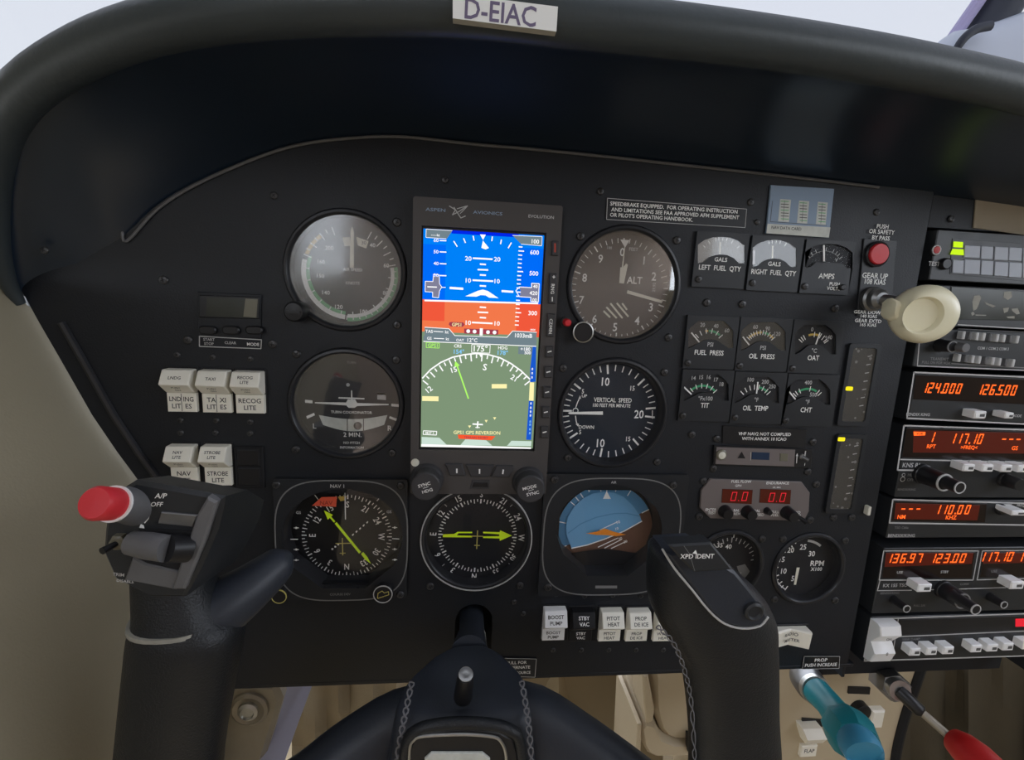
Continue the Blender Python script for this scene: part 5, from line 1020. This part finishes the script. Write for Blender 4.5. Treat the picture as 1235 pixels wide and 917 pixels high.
# thumb horn running from the left grip towards the panel
b = MB('leather_smooth'); hr = []
def blob(path, m, nm, n=24, e=2.0, sm=5, k=4, parent=None):
    V = smooth_path(path, k); P = [Vector((*Q(v[0], v[1], v[2]), v[2])) for v in V]; rings = []; 
    for i, p in enumerate(P):
        t_ = (P[min(i+1, len(P)-1)]-P[max(i-1, 0)]).normalized(); a = Vector((0, 0, 1)); a = (a-t_*a.dot(t_)).normalized(); c_ = t_.cross(a); w2, d2 = V[i][3]*mmpp(V[i][0], V[i][1], V[i][2])/2, V[i][4]/2
        rings.append([tuple(p + c_*math.copysign(abs(math.cos(u))**(2/e), math.cos(u))*w2 + a*math.copysign(abs(math.sin(u))**(2/e), math.sin(u))*d2) for u in [2*math.pi*j/n for j in range(n)]])
    b_ = MB(m); b_.loft(rings); return b_.build(nm, parent or yoke, 60)
blob([(222, 756, 112, 60, 30), (245, 748, 110, 70, 30), (272, 730, 107, 66, 26), (300, 710, 102, 56, 22), (325, 690, 96, 46, 18), (340, 676, 91, 36, 15), (349, 668, 88, 12, 8)], 'leather_smooth', 'thumb_horn')
# switch box on the left grip
YB = 122.0
out_ = [(150, 588), (163, 580), (271, 600), (262, 640), (240, 690), (222, 722), (180, 722), (137, 700), (123, 668), (125, 640), (128, 622)]
b = MB('plastic_dark'); f1 = [Q(a, c, 138) for a, c in out_]
cx_ = sum(p[0] for p in f1)/len(f1); cz_ = sum(p[1] for p in f1)/len(f1)
bk_ = [(x*.985+4, z*.99, 0) for x, z in f1]
f1 = ccw(f1); n = len(f1); rings = [[((x-cx_)*.80+cx_+4, (z-cz_)*.72+cz_-13, 100) for x, z in f1], [((x-cx_)*.98+cx_+1, (z-cz_)*.96+cz_-4, 120) for x, z in f1], [(x, z, 136.6) for x, z in f1], [(x, z, 138) for x, z in inset(f1, 1.4)]]
b.loft(rings); b.build('switch_box', yoke, 35)
b = MB('plastic_grey'); lip = [Q(a, c, 140.5) for a, c in ((238, 620), (250, 600), (262, 606), (246, 655), (222, 712), (206, 712))]; b.slab(lip, 137, 140.5, .8); b.build('guard_rib', yoke)
b = MB('plastic_grey'); b.slab([Q(a, c, 139.2) for a, c in ((160, 672), (176, 680), (218, 690), (212, 712), (150, 700))], 137, 139.4, .6); b.build('lower_step', yoke)
b = MB('steel_dark'); b.slab([Q(a, c, 139) for a, c in ((194, 618), (238, 622), (232, 636), (190, 632))], 137, 139, .3); b.build('metal_clip', yoke)
b = MB('black_matt'); b.slab([Q(a, c, 138.6) for a, c in ((168, 638), (232, 641), (218, 688), (158, 676))], 137, 138.6); b.build('rocker_well', yoke)
p0 = Vector((*Q(158, 655, 141), 141)); p1 = Vector((*Q(202, 662, 144), 144)); p2 = Vector((*Q(226, 661, 139), 139))
b = MB('plastic_grey'); b.tube([tuple(p0), tuple(p0.lerp(p1, .5)), tuple(p1)], [4.2, 4.8, 4.8], 16); b.build('trim_rocker', yoke); b = MB('black'); b.tube([tuple(p1), tuple(p2)], [4.9, 5.2], 16); b.build('rocker_end', yoke)
x, z = Q(138, 658, 142); b = MB('steel'); b.lathe([(3.2, 136), (3.0, 140.5), (2.2, 141), (.0005, 141)], x, z, 0, 6, 'lcd_tan'); b.tube([(x, z, 140), (x-1.4, z-.2, 144), (x-1.8, z-.3, 145.5)], [1.0, 1.2, 1.3], 10, 'black'); b.build('toggle', yoke)
# dome, collar and red button along a slanting axis
A = Vector((*Q(160, 609, 137), 137)); Bq = Vector((*Q(137, 606, 146), 146)); Cq = Vector((*Q(113, 607, 154), 154)); ax_ = (Cq-A).normalized(); rot_ = Vector((0, 0, 1)).rotation_difference(ax_).to_matrix().to_4x4(); L1 = (Bq-A).length; L2 = (Cq-A).length
b = MB('plastic_grey'); b.lathe([(7.6, -3), (7.2, 0), (6.0, L1*.5), (5.6, L1-1), (.0005, L1)], A.x, A.y, A.z, 28, mat4=rot_); b.build('button_boss', yoke)
b = MB('white'); b.lathe([(6.3, L1-.9), (6.3, L1+.1), (.0005, L1+.1)], A.x, A.y, A.z, 32, mat4=rot_); b.build('white_ring', yoke)
b = MB('red'); b.lathe([(5.6, L1), (5.7, L2-1.2), (4.9, L2), (.0005, L2+.2)], A.x, A.y, A.z, 32, mat4=rot_); b.build('red_button', yoke)
d = D(Map(90, 570, 5.395, 138.15)); d.T('A/P', 562, 152, 34, 'white', shear=.3); d.T('OFF', 535, 207, 30, 'white', shear=.3); d.P([(420, 360), (430, 335), (450, 345), (455, 365)]); d.L([(490, 245), (480, 300), (455, 330)], 6); d.T('PTT', 630, 275, 26, 'print_grey', shear=.3); d.T('TRIM', 285, 665, 22, 'print_grey', rot=-8); d.T('DISABLE', 330, 708, 20, 'print_grey', rot=-8); d.build('box_lettering', yoke, 0)
# hub
hub = []
for py, cx2, w_, hf, hb in ((779, 567, 34, 50, 46), (782, 566, 52, 55, 48), (788, 565, 76, 61, 51), (798, 564, 98, 68, 56), (811, 563, 118, 75, 61), (826, 562, 132, 81, 66), (846, 560, 143, 87, 70), (868, 559, 152, 93, 75), (886, 558.5, 158, 97, 79), (910, 558, 162, 99, 81), (945, 557, 170, 100, 80), (995, 555, 176, 100, 78)):
    hm = (hf+hb)/2; hr_ = hb+(hf-hb)*min(1, max(0, (py-800)/60)); x, z = Q(cx2, py, hr_); w2 = w_*mmpp(cx2, py, hr_)/2; ring = []; e = 3.4; n = 36
    for i in range(n):
        u = 2*math.pi*i/n; c_, s_ = math.cos(u), math.sin(u); ring.append((x+w2*math.copysign(abs(c_)**(2/e), c_), z, hm-math.copysign(abs(s_)**(2/e), s_)*(hf-hb)/2))
    hub.append(ring)
b = MB('leather_smooth'); b.loft(hub[::-1]); b.build('hub_cover', yoke, 60)
def hubp(px, py, h): x, z = Q(px, py, h); return (x, z, h)
b = MB('leather'); b.tube([tuple(v) for v in smooth_path([hubp(*q) for q in ((486, 960, 101), (488, 915, 101), (492, 893, 101), (505, 880, 101), (530, 874, 101), (560, 872, 101), (592, 874, 101), (615, 881, 101), (627, 896, 101), (632, 960, 101))], 4)], 3.0, 12); b.build('padded_ridge', yoke)
b = MB('black'); b.slab([Q(a, c, 103) for a, c in ((492, 960), (494, 905), (500, 890), (515, 884), (560, 880), (603, 884), (618, 893), (624, 908), (628, 960))], 96, 103, .8); b.build('timer_housing', yoke)
b = MB('steel'); b.tube([tuple(v) for v in smooth_path([hubp(*q) for q in ((494, 940, 103.5), (494, 905, 103.5), (499, 893, 103.5), (512, 888, 103.5), (560, 886, 103.5), (595, 889, 103.5), (605, 896, 103.5), (610, 910, 103.5), (612, 940, 103.5))], 4)], .8, 8); b.build('worn_metal_edge', yoke)
b = MB('label_white'); b.slab([Q(a, c, 104.2) for a, c in ((510, 950), (512, 916), (520, 909), (582, 909), (591, 916), (594, 950))], 102, 104.2, .4); b.build('timer_screen', yoke)
# clamp knob on the hub
k0 = Vector((*Q(559, 836, 90), 90)); k1 = Vector((*Q(562, 803, 94), 94)); ax_ = (k1-k0).normalized(); ax_ = Vector((ax_.x, ax_.y, .45)).normalized(); rot_ = Vector((0, 0, 1)).rotation_difference(ax_).to_matrix().to_4x4(); L1 = (k1-k0).length*1.0
b = MB('black'); b.lathe([(5.0, -4), (4.8, 0), (4.3, L1*.8), (4.1, L1), (.0005, L1)], k0.x, k0.y, k0.z, 28, mat4=rot_); b.build('clamp_knob', yoke)
b = MB('steel'); b.lathe([(3.7, L1-.2), (3.7, L1+.5), (3.2, L1+.7), (1.2, L1+.4), (.0005, L1+.4)], k0.x, k0.y, k0.z, 28, mat4=rot_); b.build('knob_cap', yoke)
stitches([(497, 822, 84), (491, 850, 92), (485, 880, 99), (479, 917, 101), (474, 960, 101)], 0, 1.4, n=11, r=.5)
stitches([(629, 821, 84), (634, 850, 92), (638, 880, 99), (641, 917, 101), (645, 960, 101)], 0, 1.4, n=11, r=.5)
# arms from the hub to the grips (they join below the frame)
blob([(560, 905, 70, 150, 34), (500, 893, 70, 125, 34), (440, 922, 78, 112, 34), (380, 965, 88, 108, 34), (300, 1010, 102, 105, 34), (235, 1018, 110, 104, 34), (198, 1000, 112, 100, 34)], 'leather_smooth', 'arm', e=2.6)
blob([(560, 905, 70, 150, 34), (620, 888, 70, 125, 34), (680, 918, 78, 112, 34), (740, 960, 88, 108, 34), (810, 1010, 102, 104, 34), (860, 1020, 110, 100, 34), (886, 1000, 112, 96, 34)], 'leather_smooth', 'arm', e=2.6)
# column shaft through the slot
sxx, szz = Q(569, 762, 10); b = MB('leather_smooth'); b.tube([(sxx, szz+2, -60), (sxx, szz, 10), (Q(566, 790, 44)[0], Q(566, 790, 44)[1], 44)], [8.8, 8.8, 12], 28); b.build('column_shaft', yoke)
b = MB('scuff'); b.tube([(sxx, szz+.5, 14), (sxx-.3, szz-.8, 20)], [9.6, 10.2], 28); b.build('shaft_collar', yoke)

# ================================================================ NAME PLATE ON THE HOOD
PH = 122.0; q = [Q(a, c, PH) for a, c in ((546, -8), (673, 8), (671, 38), (546, 22))]; q2 = [(x, z, PH) for x, z in q]
t = empty('registration_plate', sum(p[0] for p in q)/4, min(p[1] for p in q), PH, 'white foam plate lettered D-EIAC on the glareshield lip', 'plate')
b = MB('placard_edge'); b.slab(q, 118.5, PH, 0, m='placard_edge', mf='placard', back=True); b.build('foam_block', t)
b = MB('placard'); b.line([q[2], q[3]], .35, PH+.05, 'placard'); 
ux = Vector((q[2][0]-q[3][0], q[2][1]-q[3][1])); an = math.degrees(math.atan2(ux.y, ux.x)); x, z = Q(604, 15, PH)
d = MB('ink_violet'); d.text('D-EIAC', x, z, 6.6, PH+.1, an, 'ink_violet', .88); d.build('lettering', t, 0)

# ================================================================ WINDSCREEN POST AND BASE COVER
t = empty('centre_post', *Q(1165, 60, -120), -120, 'dark slanting windscreen post with pale base fairing at upper right', 'post')
def PP(px, py, h): x, z = Q(px, py, h); return (x, z, h)
b = MB('post_dark'); b.tube([PP(1168, 62, -120), PP(1200, 14, -118), PP(1248, -65, -112), PP(1325, -190, -90)], [17, 18, 19, 20], 20); b.build('post', t)
b = MB('post_violet'); b.tube([PP(1149, 46, -112), PP(1180, 2, -110), PP(1226, -70, -104)], [5, 5, 5], 10); b.build('edge_strip', t)
b = MB('fairing'); rows = []
for px, top, bot in ((1112, 66, 150), (1122, 58, 160), (1135, 48, 170), (1150, 38, 178), (1175, 34, 186), (1205, 25, 194), (1235, 14, 202), (1270, 8, 208), (1310, 6, 212), (1345, 16, 216), (1370, 50, 216), (1380, 120, 216)):
    x0, z0 = Q(px, top, -100); x1, z1 = Q(px, bot, -100); rows.append([(x0+(x1-x0)*(.5-.5*math.cos(u)), z0+(z1-z0)*(.5-.5*math.cos(u)), -100+24*math.sin(u)) for u in [2*math.pi*i/20 for i in range(20)]])
b.loft(rows); b.build('base_fairing', t, 70)
b = MB('post_dark'); b.tube([tuple(v) for v in smooth_path([PP(*q_) for q_ in ((1150, 70, -80), (1155, 57, -78), (1165, 44, -76), (1178, 35, -76), (1195, 31, -76))], 4)], [3.2]*5+[3.4]*6+[3.6]*6, 10, flat=.8); b.build('rubber_seal', t)
x, z = Q(1135, 62, -74); b = MB('post_dark'); b.lathe([(3.2, -80), (3.0, -74), (.0005, -73)], x, z, 0, 16); b.build('fastener', t)

# ================================================================ FOOTWELL
def wedge(name, label, cat, m, quad, h0, h1, ch=1.0, parts=None):
    q = [Q(a, c, h1) for a, c in quad]; t = empty(name, sum(p[0] for p in q)/len(q), min(p[1] for p in q), h1, label, cat); b = MB(m); b.slab(q, h0, h1, ch, back=True); b.build('body', t); return t
t = wedge('pedal_bracket', 'brown-grey metal bracket with a round bolt under the left panel edge', 'bracket', 'bracket', ((262, 828), (332, 826), (340, 845), (330, 880), (316, 925), (300, 990), (245, 990), (256, 900)), -64, -52, 4)
x, z = Q(300, 857, -50); b = MB('steel'); b.lathe([(16, -54), (15, -50), (12.5, -48.6), (11, -49.5), (.0005, -49.5)], x, z, 0, 28, 'bracket'); b.lathe([(8.5, -50), (8, -47.5), (5.5, -46), (4.5, -47.5), (.0005, -47.5)], x, z, 0, 20, 'steel'); b.build('bolt', t)
b = MB('lavender_metal'); b.loft([[(x_+dx, z_, h_+dh) for dx, dh in ((-11, -3), (11, -3), (11, 3), (-11, 3))] for x_, z_, h_ in (PP(372, 800, -95), PP(345, 870, -70), PP(312, 960, -40), PP(295, 1010, -20))]); o = b.build('rudder_rod', None, label='pale lavender metal bar slanting down behind the left arm', category='bar')
# crumpled floor covering
b = MB('carpet'); rows = []
for j in range(13):
    row = []
    for i in range(25):
        px = 352+i*14; py = 800+j*20; h = -190+j*6+ 9*math.sin(i*.9+j*.35)+5*math.sin(i*2.3-j*.6); row.append(PP(px, py, h))
    rows.append(row)
vs = [v for r_ in rows for v in r_]; nn_ = 25; fs = [(j*nn_+i, (j+1)*nn_+i, (j+1)*nn_+i+1, j*nn_+i+1) for j in range(12) for i in range(24)]
vs += [(x_, z_, h_-6) for x_, z_, h_ in vs]; fs += [tuple(325+i for i in f[::-1]) for f in fs]; b.add(vs, fs); b.build('floor_covering', None, label='crumpled brown floor covering seen beside the pale slanting bar', category='carpet')
wedge('kick_panel', 'smooth brown panel under the instrument panel right of the yoke hub', 'panel', 'beige_dark', ((672, 800), (800, 800), (800, 990), (672, 990)), -190, -180)
wedge('kick_panel', 'brown panel strip directly right of the yoke hub', 'panel', 'beige_dark', ((560, 800), (668, 800), (668, 990), (560, 990)), -186, -176)
t = empty('heater_duct', *Q(810, 900, -90), -90, 'beige moulded plastic duct housing left of the right yoke grip', 'duct')
b = MB('beige_plastic'); b.slab([Q(a, c, -84) for a, c in ((788, 790), (845, 790), (845, 894), (815, 894), (804, 890), (797, 882), (793, 870), (790, 855))], -150, -84, 4); b.build('duct_body', t, 50)
b = MB('beige_plastic'); q = [Q(a, c, -78) for a, c in ((773, 880), (779, 872), (792, 876), (800, 892), (815, 898), (843, 899), (843, 914), (792, 915), (782, 910), (776, 900))]; b.slab(q, -150, -78, 3); b.build('lower_tray', t, 50)
b = MB('beige_plastic'); b.slab([Q(a, c, -76) for a, c in ((775, 815), (782, 815), (790, 855), (788, 871), (780, 874), (777, 850))], -110, -76, 1.5); b.build('side_flange', t)
b = MB('beige_plastic'); b.slab([Q(a, c, -74) for a, c in ((769, 874), (774, 874), (771, 960), (764, 960))], -140, -74, 1); b.build('lower_flange', t)
b = MB('black'); b.slab([Q(a, c, -74) for a, c in ((830, 888), (842, 888), (842, 908), (830, 908))], -80, -74, 1); b.build('black_clip', t)
# quadrant console on the right
CH = -70.0
t = empty('centre_console', *Q(1010, 900, CH), CH, 'beige centre console below the panel behind the teal lever', 'console')
b = MB('beige_plastic'); b.slab([Q(a, c, CH) for a, c in ((870, 790), (1112, 790), (1102, 840), (1088, 880), (1078, 930), (1072, 1050), (870, 1050))], -190, CH, 3); b.build('console_face', t)
b = MB('black_matt'); x, z = Q(1092, 905, CH+4); b.tube([tuple(v) for v in smooth_path([PP(*q_) for q_ in ((1112, 800, CH), (1100, 835, CH), (1088, 872, CH), (1078, 920, CH), (1072, 1000, CH))], 4)], 5, 10); b.build('edge_trim', t)
for quad in (((1024, 829), (1050, 830), (1049, 838), (1023, 837)), ((968, 867), (993, 869), (992, 877), (967, 876))): b = MB('black'); b.slab([Q(a, c, CH+1.5) for a, c in quad], CH, CH+1.5); b.build('label_strip', t)
b = MB('fabric_brown'); rows = []
for j in range(11):
    row = []
    for i in range(21):
        px = 1070+i*14; py = 790+j*24; h = -150+10*math.sin(i*.8+j*.5)+7*math.sin(i*1.9+1)-i*1.2; row.append(PP(px, py, h))
    rows.append(row)
vs = [v for r_ in rows for v in r_]; fs = [(j*21+i, (j+1)*21+i, (j+1)*21+i+1, j*21+i+1) for j in range(10) for i in range(20)]
vs += [(x_, z_, h_-6) for x_, z_, h_ in vs]; fs += [tuple(231+i for i in f[::-1]) for f in fs]; b.add(vs, fs); b.build('seat_cloth', None, label='dark brown folded cloth under the radio stack', category='cloth')
# flap switch
t = empty('flap_switch', *Q(977, 905, CH), CH, 'white flap switch on the beige console left of the teal lever', 'switch')
b = MB('ivory'); b.loft([[(x_+dx, z_, hh_) for dx, hh_ in ((-w_, CH), (w_, CH), (w_, h_), (-w_, h_))] for (x_, z_), w_, h_ in ((Q(980, 895, CH+6), 9, CH+8), (Q(979, 884, CH+8), 10, CH+16), (Q(978, 877, CH+8), 10, CH+10))]); b.build('paddle', t, 30)
b = MB('ivory'); q = Q(976, 907, CH+4); b.box(q[0], q[1], 17, 13, CH, CH+4, .8); b.build('lettered_tile', t); d = MB('ink'); d.text('FLAP', q[0], q[1]+1, 4, CH+4.1, m='ink', sx=.9); d.build('lettering', t, 0)
b = MB('ivory'); q = Q(1058, 868, CH+6); b.box(q[0], q[1], 14, 20, CH, CH+7, 1.5); o = b.build('console_switch', None, label='pale switch on the console half behind the teal lever', category='switch')
x, z = Q(1040, 860, CH+6); b = MB('black'); b.lathe([(9, CH), (8.6, CH+7), (7, CH+8), (.0005, CH+8)], x, z, 0, 24); o = b.build('rotary_control', None, label='black round knob on the console behind the teal lever', category='control')
x, z = Q(965, 915, CH+30); 
# levers: threaded bush, rod, grip
def lever(name, label, pts, parts):
    t_ = empty(name, *Q(*pts[0]), pts[0][2], label, 'lever')
    for nm, m_, seq, n_ in parts:
        b_ = MB(m_); b_.tube([PP(a, c, h) for a, c, h, r in seq], [r for a, c, h, r in seq], n_); b_.build(nm, t_, 40)
    return t_
lever('propeller_lever', 'teal push-pull propeller lever knob pointing down and right', [(975, 825, -22)], [
    ('bush', 'steel_dark', [(972, 818, -36, 13), (979, 828, -14, 12.5), (981, 830, -12, 11)], 24), ('collar', 'steel', [(981, 830, -12, 11.6), (985, 834, -7, 11.6)], 24),
    ('barrel', 'teal', [(984, 833, -8, 10.5), (1000, 850, 8, 10), (1012, 866, 22, 11), (1020, 876, 30, 14)], 24),
    ('knob', 'teal', [(1012, 866, 22, 11), (1017, 873, 28, 16), (1022, 880, 33, 17), (1030, 890, 42, 17), (1034, 896, 48, 15), (1035, 898, 50, 14)], 8),
    ('knob_end', 'teal_light', [(1034, 896, 48, 13), (1041, 906, 58, 12.5), (1042, 908, 59, 11)], 24)])
lever('mixture_lever', 'black rod with red knob, mixture lever under the radio stack', [(1075, 828, -22)], [
    ('bush', 'steel_dark', [(1066, 818, -50, 13), (1076, 826, -20, 13), (1082, 831, -12, 11)], 6), ('bush_ring', 'steel', [(1080, 829, -14, 9), (1086, 834, -8, 8.5)], 24),
    ('rod', 'black', [(1084, 833, -10, 5.5), (1110, 858, 4, 5.2), (1114, 861, 6, 3.4)], 16), ('inner_rod', 'bracket', [(1110, 858, 4, 3.2), (1150, 893, 22, 3.2)], 12),
    ('knob', 'red_plastic', [(1146, 890, 20, 4), (1150, 893, 22, 9), (1162, 902, 30, 11.5), (1180, 918, 42, 13), (1200, 935, 52, 12)], 24)])
# clean up the builder's bookkeeping
for o in bpy.data.objects:
    for k in ('_o', '_z'):
        if k in o: del o[k]
